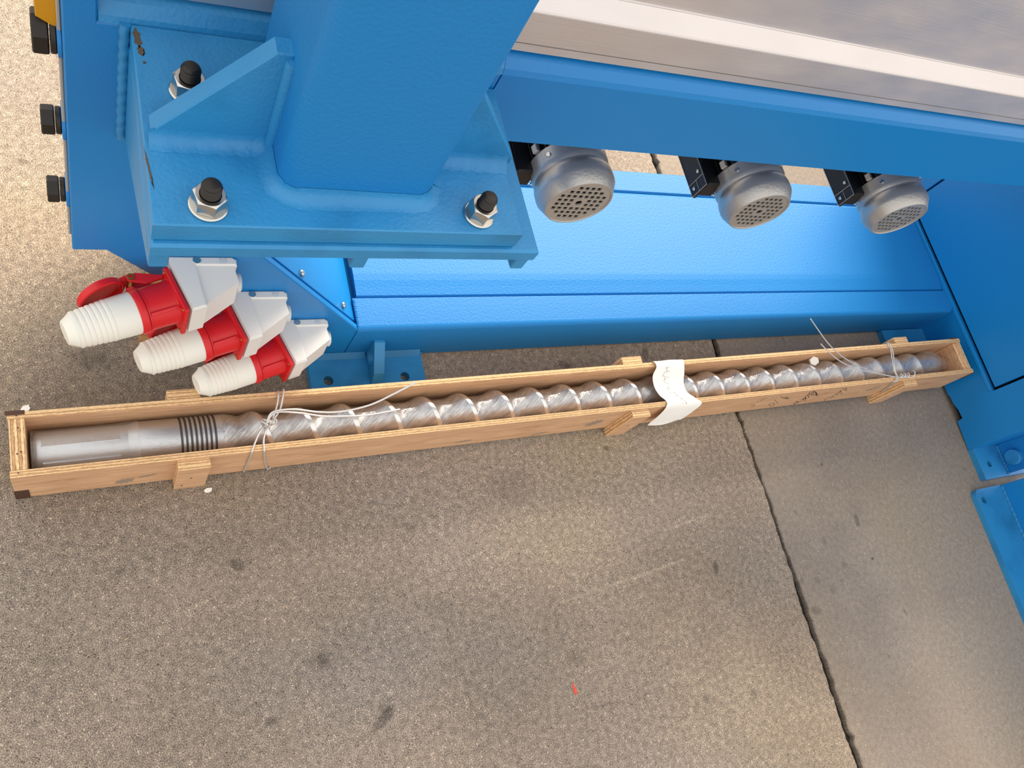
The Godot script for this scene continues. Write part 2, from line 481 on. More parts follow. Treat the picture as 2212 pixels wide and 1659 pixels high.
func materials() -> void:
	var peel := noise_img(Vector2i(512, 512), 0.035, 2, 5)
	var peel_n := bump(peel, 3.0)
	var smear := noise_img(Vector2i(512, 512), 0.006, 4, 6)
	var grime := ramp(smear, [[0.0, Color(.80, .86, .86)], [0.35, Color(.93, .96, .97)], [0.55, Color(1, 1, 1)], [1.0, Color(1, 1, 1)]])
	var paint := func(c: Color, rough: float, strength: float, dirty: bool) -> StandardMaterial3D:
		var m := mat(c, rough)
		tri(m, Vector3.ONE * 8.0)
		m.normal_enabled = true
		m.normal_texture = peel_n
		m.normal_scale = strength
		if dirty:
			m.detail_enabled = true
			m.detail_blend_mode = BaseMaterial3D.BLEND_MODE_MUL
			m.detail_albedo = grime
			m.detail_uv_layer = BaseMaterial3D.DETAIL_UV_2
			m.uv2_triplanar = true
			m.uv2_scale = Vector3.ONE * 2.2
		return m
	M.blue = paint.call(Color(.05, .49, .765), .36, .22, false)
	M.blue_rough = paint.call(Color(.11, .49, .76), .50, .5, false)
	M.blue_rough.metallic_specular = .36
	M.blue_worn = paint.call(Color(.17, .535, .755), .42, .4, true)
	M.grey_paint = paint.call(Color(.66, .65, .62), .5, .2, false)
	M.yellow = paint.call(Color(.80, .56, .03), .45, .2, false)
	M.silver = paint.call(Color(.74, .725, .70), .38, .3, false)
	M.silver.metallic = 0.65
	M.black_paint = paint.call(Color(.055, .058, .065), .42, .2, false)
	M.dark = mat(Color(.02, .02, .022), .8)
	M.black_oxide = mat(Color(.17, .155, .14), .42, .4)
	M.zinc = mat(Color(.80, .79, .76), .26, 1.0)
	M.brass = mat(Color(.80, .60, .28), .3, 1.0)
	M.white_plastic = paint.call(Color(.90, .885, .86), .48, .12, false)
	M.cream_plastic = mat(Color(.92, .905, .86), .42)
	M.cream_plastic.subsurf_scatter_enabled = true
	M.cream_plastic.subsurf_scatter_strength = .12
	M.grey_plastic = mat(Color(.82, .83, .83), .4)
	M.red = mat(Color(.83, .07, .11), .42)
	M.rust = mat(Color(.36, .31, .25), .8)
	M.smudge = mat(Color(.60, .525, .45), .85)
	M.paper = mat(Color(.97, .955, .92), .8)
	M.ink = mat(Color(.07, .055, .05), .7)
	M.pencil = mat(Color(.42, .40, .40), .8)
	M.wire = mat(Color(.86, .855, .84), .42, .55)
	M.strap = mat(Color(.33, .22, .17), .55, .3)
	# steel
	var br := brushed(512, 3, 5200)
	var brn := bump(br, 2.2)
	M.screw = mat(Color(.93, .935, .94), .32, .95)
	M.screw.normal_enabled = true
	M.screw.normal_texture = brn
	M.screw.normal_scale = 1.2
	M.screw.albedo_texture = ramp(br, [[0.0, Color(.45, .44, .42)], [0.42, Color(.76, .76, .755)], [0.6, Color(.97, .97, .97)], [1.0, Color(1, 1, 1)]])
	M.land = mat(Color(.88, .88, .87), .30, 1.0)
	M.steel = mat(Color(.80, .805, .81), .38, .95)
	M.steel.normal_enabled = true
	M.steel.normal_texture = brn
	M.steel.normal_scale = .5
	M.groove = mat(Color(.38, .375, .37), .55, .9)
	var swirl := noise_img(Vector2i(512, 512), 0.008, 4, 21)
	M.stainless = tri(mat(Color(.88, .85, .835), .56, .82), Vector3(1.3, 3.0, 3.0))
	M.stainless.roughness_texture = ramp(swirl, [[0.0, Color(.75, .75, .75)], [1.0, Color(1, 1, 1)]])
	M.stainless.normal_enabled = true
	M.stainless.normal_texture = brn
	M.stainless.normal_scale = .12
	# film
	var crease := noise_img(Vector2i(512, 512), 0.02, 3, 33, FastNoiseLite.TYPE_CELLULAR)
	M.film = mat(Color(.95, .95, .94, .13), .18)
	M.film.transparency = BaseMaterial3D.TRANSPARENCY_ALPHA
	M.film.normal_enabled = true
	M.film.normal_texture = bump(crease, 5.0)
	M.film.normal_scale = .8
	M.film_tight = M.film.duplicate()
	M.film_tight.albedo_color.a = .05
	M.film_tight.roughness = .08
	M.film_tight.normal_scale = .35
	# wood
	var face := [[0.0, Color(.60, .45, .31)], [0.3, Color(.74, .57, .42)], [0.55, Color(.83, .655, .50)], [1.0, Color(.90, .75, .60)]]
	var old := [[0.0, Color(.40, .26, .13)], [0.4, Color(.62, .43, .24)], [0.7, Color(.72, .53, .33)], [1.0, Color(.80, .63, .43)]]
	M.wood = tri(mat(Color(1, 1, 1), .72), Vector3(1.1, 7.0, 7.0))
	M.wood.albedo_texture = wood(Vector2i(512, 256), face, 41)
	M.wood_old = tri(mat(Color(1, 1, 1), .75), Vector3(1.6, 9.0, 9.0))
	M.wood_old.albedo_texture = wood(Vector2i(512, 256), old, 42, 0.9)
	var pe := ply_edge()
	M.ply_long = tri(mat(Color(1, 1, 1), .8), Vector3(1.4, 80.0, 80.0))
	M.ply_long.albedo_texture = pe
	var turned: Image = pe.get_image().duplicate()
	turned.rotate_90(CLOCKWISE)
	var pt := ImageTexture.create_from_image(turned)
	M.ply_long.uv1_scale = Vector3(1.4, 82.0, 82.0)
	M.ply_cross = tri(mat(Color(1, 1, 1), .8), Vector3(43.0, 1.4, 1.4))
	M.ply_cross.albedo_texture = pt
	M.ply_side = tri(mat(Color(1, 1, 1), .8), Vector3(1.4, 1.4, 54.0))
	M.ply_side.albedo_texture = pt
	# concrete
	var macro := stains()
	var gl := grain(1024, Color(.585, .53, .472), 1.0, 15000, 8500, 51)
	var gr := grain(1024, Color(.575, .53, .48), .5, 2600, 1500, 61)
	for k in [["slab_coarse", gl, .5], ["slab_smooth", gr, .22]]:
		var m := mat(Color(1, 1, 1), .82)
		m.albedo_texture = k[1][0]
		m.normal_enabled = true
		m.normal_texture = k[1][1]
		m.normal_scale = k[2]
		m.uv1_scale = Vector3(1.0 / 0.55, 1.0 / 0.55, 1)
		m.detail_enabled = true
		m.detail_blend_mode = BaseMaterial3D.BLEND_MODE_MUL
		m.detail_albedo = macro
		m.detail_uv_layer = BaseMaterial3D.DETAIL_UV_2
		M[k[0]] = m
	M.joint = tri(mat(Color(.16, .14, .115), .95), Vector3.ONE * 9.0)

# ---------------------------------------------------------------- main
func _ready() -> void:
	rng.seed = 20
	var cam := Camera3D.new()
	cam.name = "camera"
	cam.fov = 50.06
	cam.near = 0.02
	cam.far = 60.0
	cam.transform = Transform3D(Basis(Vector3(.88020, .41530, .23007), Vector3(.06150, .38060, -.92269), Vector3(-.47076, .82630, .30946)).orthonormalized(), Vector3(0, 1.6, 0))
	add_child(cam)
	cam.current = true
	var we := WorldEnvironment.new()
	we.name = "environment"
	var env := Environment.new()
	var sky := Sky.new()
	var sm := ProceduralSkyMaterial.new()
	sm.sky_top_color = Color(.94, .93, .92)
	sm.sky_horizon_color = Color(.96, .945, .92)
	sm.ground_bottom_color = Color(.42, .38, .33)
	sm.ground_horizon_color = Color(.52, .48, .43)
	sm.sun_angle_max = 0.0
	sm.energy_multiplier = 1.62
	sky.sky_material = sm
	env.background_mode = Environment.BG_SKY
	env.sky = sky
	env.tonemap_mode = Environment.TONE_MAPPER_LINEAR
	env.tonemap_exposure = 1.0
	env.sdfgi_enabled = true
	env.ssao_enabled = true
	env.ssil_enabled = true
	we.environment = env
	add_child(we)
	var sun := DirectionalLight3D.new()
	sun.name = "sun"
	sun.light_color = Color(1.0, .94, .87)
	sun.light_energy = 1.9
	sun.light_angular_distance = 30.0
	sun.shadow_enabled = true
	add_child(sun)
	sun.look_at_from_position(Vector3(2.0, 2.7, -2.5), Vector3.ZERO)
	materials()
	build_floor()
	build_machine()
	build_end_frame()
	build_column()
	build_cover()
	build_motors()
	build_sockets()
	build_crate()

func floor_uv(mb: MB) -> ArrayMesh:
	var u2 := PackedVector2Array()
	mb.u.clear()
	for p in mb.v:
		mb.u.append(Vector2(p.x, p.z))
		u2.append(Vector2((p.x + 0.8) / 5.0, (p.z + 3.0) / 5.0))
	var a := []
	a.resize(Mesh.ARRAY_MAX)
	a[Mesh.ARRAY_VERTEX] = mb.v; a[Mesh.ARRAY_NORMAL] = mb.n; a[Mesh.ARRAY_TEX_UV] = mb.u; a[Mesh.ARRAY_TEX_UV2] = u2
	var tg := PackedFloat32Array()
	for p in mb.v: tg.append_array([1.0, 0.0, 0.0, 1.0])
	a[Mesh.ARRAY_TANGENT] = tg
	var m := ArrayMesh.new()
	m.add_surface_from_arrays(Mesh.PRIMITIVE_TRIANGLES, a)
	return m

func build_floor() -> void:
	var f := Node3D.new()
	f.name = "floor"
	add_child(f)
	tag(f, "worn concrete workshop floor in two slabs with a cracked joint", "floor", "", "structure")
	var r := RandomNumberGenerator.new(); r.seed = 9
	# ragged edges of the joint
	var le := []; var re := []
	var z := -7.0; var a := 0.0; var b := 0.0
	while z < 6.0:
		a = a * .8 + r.randf_range(-.0022, .0022); b = b * .8 + r.randf_range(-.0022, .0022)
		var chip := r.randf_range(0, .008) if r.randf() < .06 else 0.0
		var gap := .0074 + .0022 * sin(z * 5.0) + .0015 * sin(z * 13.0 + 1.0)
		var c := 1.573 + .004 * sin(z * 3.1)
		le.append(Vector2(c - gap + a - chip * .4, z)); re.append(Vector2(c + gap + b + chip, z))
		z += .012
	for k in 2:
		var mb := MB.new()
		var edge: Array = le if k == 0 else re
		var far := -6.0 if k == 0 else 9.0
		var out := 1.0 if k == 0 else -1.0
		for i in edge.size() - 1:
			var p: Vector2 = edge[i]; var q: Vector2 = edge[i + 1]
			# worn arris, then the face
			var w := .003 + .0015 * sin(i * 1.7)
			mb.quad(Vector3(far, 0, p.y), Vector3(p.x - out * w, 0, p.y), Vector3(q.x - out * w, 0, q.y), Vector3(far, 0, q.y), Vector3.UP)
			mb.quad(Vector3(p.x - out * w, 0, p.y), Vector3(p.x, -.003, p.y), Vector3(q.x, -.003, q.y), Vector3(q.x - out * w, 0, q.y), Vector3(out, 1, 0))
			mb.quad(Vector3(p.x, -.003, p.y), Vector3(p.x - out * .002, -.06, p.y), Vector3(q.x - out * .002, -.06, q.y), Vector3(q.x, -.003, q.y), Vector3(out, 0, 0))
		put("slab", floor_uv(mb), [M.slab_coarse if k == 0 else M.slab_smooth], f)
	var jm := MB.new()
	jm.box(Vector3(1.54, -.05, -7), Vector3(1.60, -.016, 6), 0)
	part("joint_bed", jm, M.joint, f)
	# loose bits lying about
	for s in [[.214, -.428, .013, .008, .2, "white paint chip lying at the foot of the left front crate cleat"], [-.076, -.617, .013, .011, .6, "white paint chip beside the left end of the crate"]]:
		var c := MB.new()
		c.t = Transform3D(Basis(Vector3.UP, s[4]), Vector3(s[0], .0002, s[1]))
		flat_y(c, P([-s[2] * .6, -s[3] * .3, -s[2] * .1, -s[3] * .6, s[2] * .6, -s[3] * .3, s[2] * .45, s[3] * .4, 0, s[3] * .6, -s[2] * .5, s[3] * .35]), 0, .0018, .0004)
		tag(part("paint_chip", c, M.paper, self), s[5], "paint chip")
	var rc := MB.new()
	rc.t = Transform3D(Basis(Vector3.UP, .15), Vector3(.879, .0002, .084))
	flat_y(rc, P([-.003, .012, .003, .013, .004, .004, .001, -.014, -.002, -.002]), 0, .0008, .0002)
	tag(part("plastic_shard", rc, mat(Color(.85, .25, .17), .5), self), "small orange red plastic shard lying alone on the open concrete", "shard")
	# wood splinters: too many and small to count, one object
	var sp := MB.new()
	for i in 90:
		var x := r.randf_range(-.1, 2.3); var zz := r.randf_range(-.44, .5)
		if r.randf() < .6: zz = -.43 + pow(r.randf(), 2.5) * .3
		if absf(x - 1.573) < .02: continue
		sp.t = Transform3D(Basis(Vector3.UP, r.randf() * 3.1), Vector3(x, .0003, zz))
		var l := r.randf_range(.001, .0042)
		sp.box(Vector3(-l, 0, -.0004), Vector3(l, .0007, .0004), 0)
	var so := part("wood_splinters", sp, mat(Color(.86, .74, .56), .8), self)
	tag(so, "pale wood splinters scattered over the concrete before the crate", "debris", "", "stuff")

func hexagon(af: float) -> PackedVector2Array:
	return circle(Vector2.ZERO, af / sqrt(3.0), 6, PI / 6)

func hex_head(mb: MB, at: Transform3D, af: float, h: float) -> void:  # along local y from at
	mb.t = at * ALONG_Y()
	mb.prism(hexagon(af), -h, 0, h * .1)
	mb.t = Transform3D.IDENTITY

func disc(mb: MB, at: Transform3D, r: float, h: float, b := .0008, seg := 32) -> void:
	mb.t = at
	mb.lathe([Vector2(0, 0), Vector2(r - b, 0), Vector2(r, b), Vector2(r, h - b), Vector2(r - b, h), Vector2(0, h)], seg, .3)
	mb.t = Transform3D.IDENTITY

func build_machine() -> void:
	var m := thing("extruder_machine", "long blue machine with diagonal leg, low base and upper beam behind the crate", "machine")
	var zf := -.686
	# front sheet: leg band running down to the foot
	var g := MB.new()
	g.prism(P([.012, .439, .055, .439, .435, .004, .515, .004, .515, .139, .277, .43, .277, .758, .503, .758, .503, .884, .045, .884, .045, 1.02, .013, 1.02]), -.700, zf, .002)
	part("leg_plate", g, M.blue, m)
	g = MB.new()
	g.box(Vector3(.0125, .439, -1.12), Vector3(.027, 1.02, -.7005), .002)
	part("leg_flank", g, M.blue, m)
	g = MB.new()
	g.box(Vector3(.0085, .46, -.704), Vector3(.0124, 1.02, -.6985), .001)
	part("flank_strip", g, M.grey_paint, m)
	# sloping top of the leg, behind the diagonal edge
	g = MB.new()
	g.prism(P([.277, .4245, .514, .1345, .509, .128, .270, .420]), -1.10, -.7085, .001)
	part("sloping_plate", g, M.blue, m)
	g = MB.new()
	g.prism(P([.027, .443, .056, .443, .437, .004, .449, .004, .062, .455, .027, .455]), -1.10, -.7015, .001)
	part("leg_underside", g, M.blue, m)
	var nrm := Vector3(.29, .235, 0).normalized()
	for c in [Vector3(.3690, .3120, -.719), Vector3(.4790, .1770, -.723)]:
		g = MB.new()
		g.t = aim(c, nrm)
		g.lathe([Vector2(.0035, -.001), Vector2(.0035, .003), Vector2(.0068, .003), Vector2(.0068, .0045), Vector2(.005, .0068), Vector2(0, .0075)], 20, .6)
		part("screw_head", g, M.zinc, m, "small silver screw head")
	# base: front rail with rounded top edge, tray cover, rear rail
	g = MB.new()
	var pr := [-.758, .008, zf, .008, zf, .128]
	for i in 5: pr.append_array([zf - .010 + .010 * cos(i * PI / 8), .130 + .010 * sin(i * PI / 8)])
	pr.append_array([-.758, .140])
	bars_x(g, P(pr), .5155, 2.431)
	part("front_rail", g, M.blue_rough, m)
	g = MB.new()
	bars_x(g, P([-1.056, .118, -.763, .118, -.763, .1335, -.766, .1365, -.785, .1385, -.800, .1405, -.815, .1415, -1.050, .1415, -1.056, .1385]), .5265, 2.429)
	part("tray_cover", g, M.blue_rough, m)
	g = MB.new()
	bars_x(g, P([-1.127, .008, -1.060, .008, -1.060, .136, -1.064, .140, -1.123, .140, -1.127, .136]), .52, 2.431)
	part("rear_rail", g, M.blue_rough, m)
	g = MB.new()
	g.box(Vector3(.518, .100, -1.06), Vector3(2.43, .112, -.758), 0)
	part("tray_bed", g, M.blue, m)
	g = MB.new()
	for i in 16:
		var zz := -.690 - i * .0042
		g.t = Transform3D(Basis(Vector3.FORWARD, .5), Vector3(.5165, .1395, zz))
		g.box(Vector3(-.003, -.001, -.0017), Vector3(.004, .0028 + .0006 * sin(i * 2.3), .0017), .0012)
	g.t = Transform3D.IDENTITY
	part("weld_seam", g, M.blue, m)
	# upper beam: folded sheet with a bevelled top edge
	var bev := [zf, .884, zf - .003, .892, zf - .012, .903, zf - .026, .909]
	g = MB.new()
	bars_x(g, P([-.735, .909, -.735, .758, zf, .758] + bev), .5035, 3.3)
	part("beam", g, M.blue, m)
	g = MB.new()
	bars_x(g, P([-.72, .909, -.72, .8845] + bev), .0455, .503)
	part("beam_end", g, M.blue_worn, m)
	# underframe carrying the motors, and the far side of the frame
	g = MB.new()
	g.box(Vector3(.52, .72, -1.12), Vector3(2.43, .75, -.735), .002)
	part("motor_shelf", g, M.blue, m)
	# bracket under the column: lower plate and three ribs
	g = MB.new()
	flat_y(g, P([.0735, -.686, .503, -.686, .503, -.443, .0735, -.443]), .838, .860, .003)
	part("bracket_plate", g, M.blue_worn, m)
	for x in [[.0735, .0925], [.279, .297], [.482, .500]]:
		g = MB.new()
		bars_x(g, P([-.686, .8375, -.445, .8375, -.445, .817, -.690, .703]) if x[0] < .1 else P([-.686, .8375, -.445, .8375, -.445, .817, -.49, .817, -.686, .76]), x[0], x[1], .0015)
		part("bracket_rib", g, M.blue_worn, m)
	g = MB.new()
	var line := []
	for i in 60: line.append(Vector3(.0693 + .0006 * sin(i * 1.1), .705 + i * .0031, -.6850 + .0005 * sin(i * .7)))
	g.tube(line, .0058, 10)
	part("weld_bead", g, M.blue_worn, m)
	# flank bolts
	var k := 0
	for c in [[.833, .040, .016, .0235], [.691, .030, .0145, .0215], [.549, .030, .0145, .0215]]:
		var at := aim(Vector3(.0125, c[0], -.7135), Vector3.LEFT)
		g = MB.new(); disc(g, at, c[3] * 1.05, .0045, .0008)
		part("washer_pad", g, M.blue, m)
		var bo := MB.new()
		hex_head(bo, aim(Vector3(.0125 - .0115, c[0], -.7135), Vector3.LEFT), c[1], c[2])
		var bolt := part("bolt", bo, M.black_oxide, m, "black hexagon bolt head on the flank")
		g = MB.new(); disc(g, aim(Vector3(.0125 - .0045, c[0], -.7135), Vector3.LEFT), c[1] * .54, .0065, .0012)
		part("spring_washer", g, M.black_oxide, bolt)
	# floor brackets at the foot of the base
	foot_bracket(m, .4355, .690, [[.473, -.628], [.643, -.627]], .563, .586)
	foot_bracket(m, 2.236, 2.431, [], 0, 0)
	# the yellow guard by the upper bolt
	var y := thing("yellow_bracket", "yellow steel bracket fixed above the top bolt on the leg flank", "bracket")
	g = MB.new()
	g.prism(P([-.010, .862, .0075, .849, .0115, .849, .0115, 1.0, -.012, 1.0]), -.722, -.704, .001)
	part("strap", g, M.yellow, y)
	g = MB.new()
	g.box(Vector3(-.016, .884, -.718), Vector3(-.0125, 1.0, -.708), .001)
	part("edge_clip", g, M.grey_paint, y)

func foot_bracket(m: Node3D, x0: float, x1: float, holes: Array, gx0: float, gx1: float) -> void:
	var hs := []
	for h in holes: hs.append(circle(Vector2(h[0], h[1]), .0105, 20))
	var g := MB.new()
	g.t = ALONG_Y()
	g.prism_holes(P([x0, -.684, x0, -.600, x1, -.600, x1, -.676, x1 + .006, -.684]), hs, -.020, -.0003)
	var plate := part("foot_plate", g, M.blue_worn, m)
	if gx1 <= gx0: return
	g = MB.new()
	g.t = Transform3D(Basis(Vector3(0, 0, 1), Vector3(0, 1, 0), Vector3(-1, 0, 0)), Vector3.ZERO)
	g.prism_holes(P([-.6855, .0205, -.6855, .090, -.679, .090, -.625, .05, -.612, .0205]), [circle(Vector2(-.661, .046), .0165, 24)], -gx1, -gx0)
	part("foot_gusset", g, M.blue_worn, m)
	g = MB.new()
	for s in [[x0 + .004, gx0 - .003], [gx1 + .003, x1 - .003]]:
		bars_x(g, P([-.6855, .0202, -.6855, .031, -.6745, .0202]), s[0], s[1])
	part("weld_fillet", g, M.blue_worn, m)

func build_end_frame() -> void:
	var m := thing("end_frame", "blue upright machine end frame with an inset panel beside the crate's right end", "machine frame")
	var X := 2.432
	var side := func(p: PackedVector2Array, x0: float, x1: float, b: float, called: String, mt: Material, holes := []) -> void:
		var g := MB.new()
		if holes.size():
			g.t = ALONG_X()
			g.prism_holes(p, holes, -x1, -x0)
		else:
			bars_x(g, p, x0, x1, b)
		part(called, g, mt, m)
	# polygons are (z, y)
	side.call(P([-1.12, .004, -.475, .012, -.455, .012, -.45, .016, -.425, .017, -.40, .024, -.372, .026, -.368, .006, -.2745, .002, -.2745, .755, -.413, .755, -.413, .150, -1.12, .150]), X, X + .014, .0012, "side_plate", M.blue)
	side.call(P([-.69, .1405, -.690, .1505, -.417, .1505, -.417, .1405]), X - .0055, X, .001, "ledge", M.blue)
	side.call(P([-1.072, .1585, -.4215, .1585, -.4215, .755, -1.072, .755]), X + .004, X + .018, .001, "inset_panel", M.blue)
	side.call(P([-1.35, .0, -1.079, .0, -1.079, .755, -1.35, .755]), X + .004, X + .018, .001, "rear_panel", M.blue)
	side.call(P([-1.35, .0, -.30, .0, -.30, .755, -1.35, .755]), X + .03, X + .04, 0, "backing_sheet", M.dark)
	# foot: floor plate, recessed back wall with a round boss
	var g := MB.new()
	g.t = ALONG_Y()
	g.prism_holes(P([X, -.274, X, -.1735, 2.9, -.1735, 2.9, -.274]), [circle(Vector2(2.479, -.219), .010, 20)], -.0195, -.0003)
	part("foot_plate", g, M.blue_worn, m)
	side.call(P([-.273, .0195, -.180, .0195, -.180, .755, -.273, .755]), 2.551, 2.565, 0, "recess_wall", M.blue)
	g = MB.new()
	g.t = aim(Vector3(2.551, .062, -.222), Vector3.LEFT)
	g.lathe([Vector2(0, 0), Vector2(.024, 0), Vector2(.024, .017), Vector2(.0225, .0195), Vector2(0, .0195)], 32, .5)
	part("boss", g, M.blue_worn, m)
	g = MB.new()
	g.box(Vector3(X + .014, .0195, -.2895), Vector3(2.75, .755, -.2735), .001)
	part("return_plate", g, M.blue, m)
	g = MB.new()
	for i in 26:
		g.t = Transform3D(Basis.IDENTITY, Vector3(2.5485, .0205, -.270 + i * .0035))
		g.lathe([Vector2(0, -.004), Vector2(.005 + .001 * sin(i * 2.1), 0), Vector2(0, .005)], 8, 2.0)
	g.t = Transform3D.IDENTITY
	part("weld_bead", g, M.blue_worn, m)

	# the neighbouring machine's foot at the picture's lower right
	var f := thing("neighbouring_machine", "blue machine with a rounded floor plate and bolt hole before the narrow floor gap", "machine")
	var p := [2.62, -.151]
	for i in 7: p.append_array([2.358 + .022 - .022 * sin(i * PI / 12), -.151 + .022 - .022 * cos(i * PI / 12)])
	p.append_array([2.358, 1.2, 2.62, 1.2])
	g = MB.new()
	g.t = ALONG_Y()
	g.prism_holes(P(p), [circle(Vector2(2.386, -.116), .0105, 20)], -.0175, -.0003)
	part("foot_plate", g, M.blue_worn, f)
	g = MB.new()
	g.box(Vector3(2.495, .0175, -.150), Vector3(2.515, .75, 1.2), .001)
	part("upright_plate", g, M.blue, f)
	g = MB.new()
	for i in 150:
		g.t = Transform3D(Basis.IDENTITY, Vector3(2.4935, .0185, -.146 + i * .0045))
		g.lathe([Vector2(0, -.005), Vector2(.0055 + .0009 * sin(i * 1.7), 0), Vector2(0, .006)], 8, 2.0)
	g.t = Transform3D.IDENTITY
	part("weld_bead", g, M.blue_worn, f)

func build_column() -> void:
	var m := thing("support_column", "square blue steel column on a bolted base plate above the sockets", "column", Transform3D(Basis.IDENTITY, Vector3(.278, .860, -.571)))
	var o := Vector3(.278, .860, -.571)
	var back := Transform3D(Basis.IDENTITY, -o)
	var g := MB.new(); g.t = back
	flat_y(g, P([.0745, -.6855, .4685, -.6855, .4685, -.449, .0745, -.449]), .8605, .888, .0015)
	part("base_plate", g, M.blue_worn, m)
	g = MB.new(); g.t = Transform3D(Basis.IDENTITY, Vector3(0, 0, 0))
	flat_y(g, rrect(.168, .168, .021, 8), .028, .95)
	var col := part("post", g, M.blue_rough, m)
	# gussets to both sides
	for s in [1.0, -1.0]:
		g = MB.new(); g.t = back * Transform3D(Basis(Vector3(s, 0, 0), Vector3(0, 1, 0), Vector3(0, 0, 1)), Vector3(.278, 0, 0))
		var q := P([.083, .8885, .197, .8885, .197, .899, .099, 1.021, .083, 1.021])
		if s > 0: g.prism(q, -.566, -.546, .0015)
		else: g.prism(q, -.566, -.546, .0015)
		part("gusset", g, M.blue_worn, m)
	# weld fillets round the foot of post and gussets
	g = MB.new(); g.t = Transform3D.IDENTITY
	var ring := rrect(.168, .168, .021, 8)
	var wide := PackedVector2Array()
	var pts := []
	var w := ring.size() + 1
	for k in 7:
		for i in w:
			var a := ring[i % ring.size()]
			var out := (a - a.clamp(Vector2(-.063, -.063), Vector2(.063, .063))).normalized()
			var size := .0150 + .0012 * sin(i * 2.3) + .0008 * sin(i * 5.1)
			var c := PI / 2 * k / 6.0
			# a flat, slightly hollow bead from the post out to the plate
			pts.append(Vector3(a.x, 0, a.y) + Vector3(out.x, 0, out.y) * size * (1.0 - cos(c) * .97) * 1.0 + Vector3(0, .0282 + size * (1.0 - sin(c)) * .95, 0))
	g.sheet(pts, w, 7)
	g.outward(Vector3(0, .028, 0), Vector3.UP)
	part("weld_fillet", g, M.blue_worn, m)
	for x in [[.079, .192], [.366, .468]]:
		g = MB.new(); g.t = back
		var n2 := 20
		pts = []
		for k in 7:
			for i in n2 + 1:
				var size := .0150 + .0010 * sin(i * 1.9 + x[0] * 40.0)
				var c := PI / 2 * k / 6.0
				pts.append(Vector3(lerpf(x[0], x[1], float(i) / n2), .8882 + size * (1.0 - sin(c)), -.5460 + size * (1.0 - cos(c))))
		g.sheet(pts, n2 + 1, 7)
		g.outward(Vector3.ZERO, Vector3.ZERO, Vector3(0, 1, 1))
		part("weld_fillet", g, M.blue_worn, m)
	for q in [1.0, -1.0]:
		g = MB.new()
		var line := []
		for i in 30: line.append(Vector3(q * .0838, .034 + i * .0042, .0262))
		g.tube(line, .0075, 10)
		part("weld_bead", g, M.blue_worn, m)
	# bare patches at the worn edge of the base plate
	for q in [[.0795, -.668, .0035, .012], [.0815, -.652, .003, .006], [.0835, -.638, .0015, .0015], [.0768, -.512, .0010, .020]]:
		g = MB.new(); g.t = back * Transform3D(Basis(Vector3.UP, .1), Vector3(q[0], 0, q[1]))
		var rp := PackedVector2Array()
		for i in 14: rp.append(Vector2(cos(TAU * i / 14) * q[2], sin(TAU * i / 14) * q[3]) * (1.0 + .28 * sin(i * 2.7 + q[1] * 50.0)))
		flat_y(g, rp, .8881, .8884)
		part("rust_patch", g, M.rust, m, "bare rusty patch at the plate edge")
	# four studs with nuts
	for c in [[.126, -.471], [.416, -.473], [.1215, -.606], [.416, -.606]]:
		var at := Vector3(c[0], .8882, c[1]) - o
		g = MB.new()
		g.t = Transform3D(Basis.IDENTITY, at)
		g.lathe([Vector2(.0105, 0), Vector2(.0172, 0), Vector2(.0185, .0012), Vector2(.0185, .0022), Vector2(.0172, .0034), Vector2(.0105, .0034)], 36, .3)
		part("washer", g, M.zinc, m, "bright zinc washer")
		var stud := MB.new()
		stud.t = Transform3D(Basis.IDENTITY, at)
		var prf := [Vector2(.0092, .002), Vector2(.0092, .0215)]
		for i in 5:
			prf.append(Vector2(.0098, .0228 + i * .0025)); prf.append(Vector2(.0086, .0240 + i * .0025))
		prf.append_array([Vector2(.0088, .0352), Vector2(.0066, .0378), Vector2(.003, .0388), Vector2(0, .0389)])
		stud.lathe(prf, 24, .5)
		part("stud", stud, M.black_oxide, m, "black threaded stud end")
		g = MB.new()
		hex_nut(g, Transform3D(Basis(Vector3.UP, .35 + c[0] * 3.0), at + Vector3(0, .0036, 0)), .0285, .0175, .0092)
		part("nut", g, M.zinc, m, "bright zinc hexagon nut")

func hex_nut(g: MB, at: Transform3D, af: float, h: float, bore: float) -> void:
	# hexagon whose top corners are turned off to a cone
	g.t = at
	var R := af / sqrt(3.0); var r := af * .5
	var seg := 48
	for k in seg:
		var pts := []
		for a in [TAU * k / seg, TAU * (k + 1) / seg]:
			var ph := fposmod(a, PI / 3) - PI / 6
			var rad := r / cos(ph)
			var d := Vector3(cos(a), 0, sin(a))
			var lim := h - (rad - r) * .55 - .0006
			pts.append([d * rad, d * rad + Vector3.UP * lim, d * r * .96 + Vector3.UP * h, d * (bore + .0012) + Vector3.UP * h, d * bore + Vector3.UP * (h - .0015), d])
		var p: Array = pts[0]; var q: Array = pts[1]
		var fa := floorf((k + .5) / (seg / 6.0))
		var nn := Vector3(cos((fa + .5) * PI / 3), 0, sin((fa + .5) * PI / 3))
		g.quad(p[0], q[0], q[1], p[1], nn)
		g.quad(p[1], q[1], q[2], p[2], nn + Vector3.UP)
		g.quad(p[2], q[2], q[3], p[3], Vector3.UP)
		g.quad(p[3], q[3], q[4], p[4], Vector3.UP - nn)
	g.t = Transform3D.IDENTITY

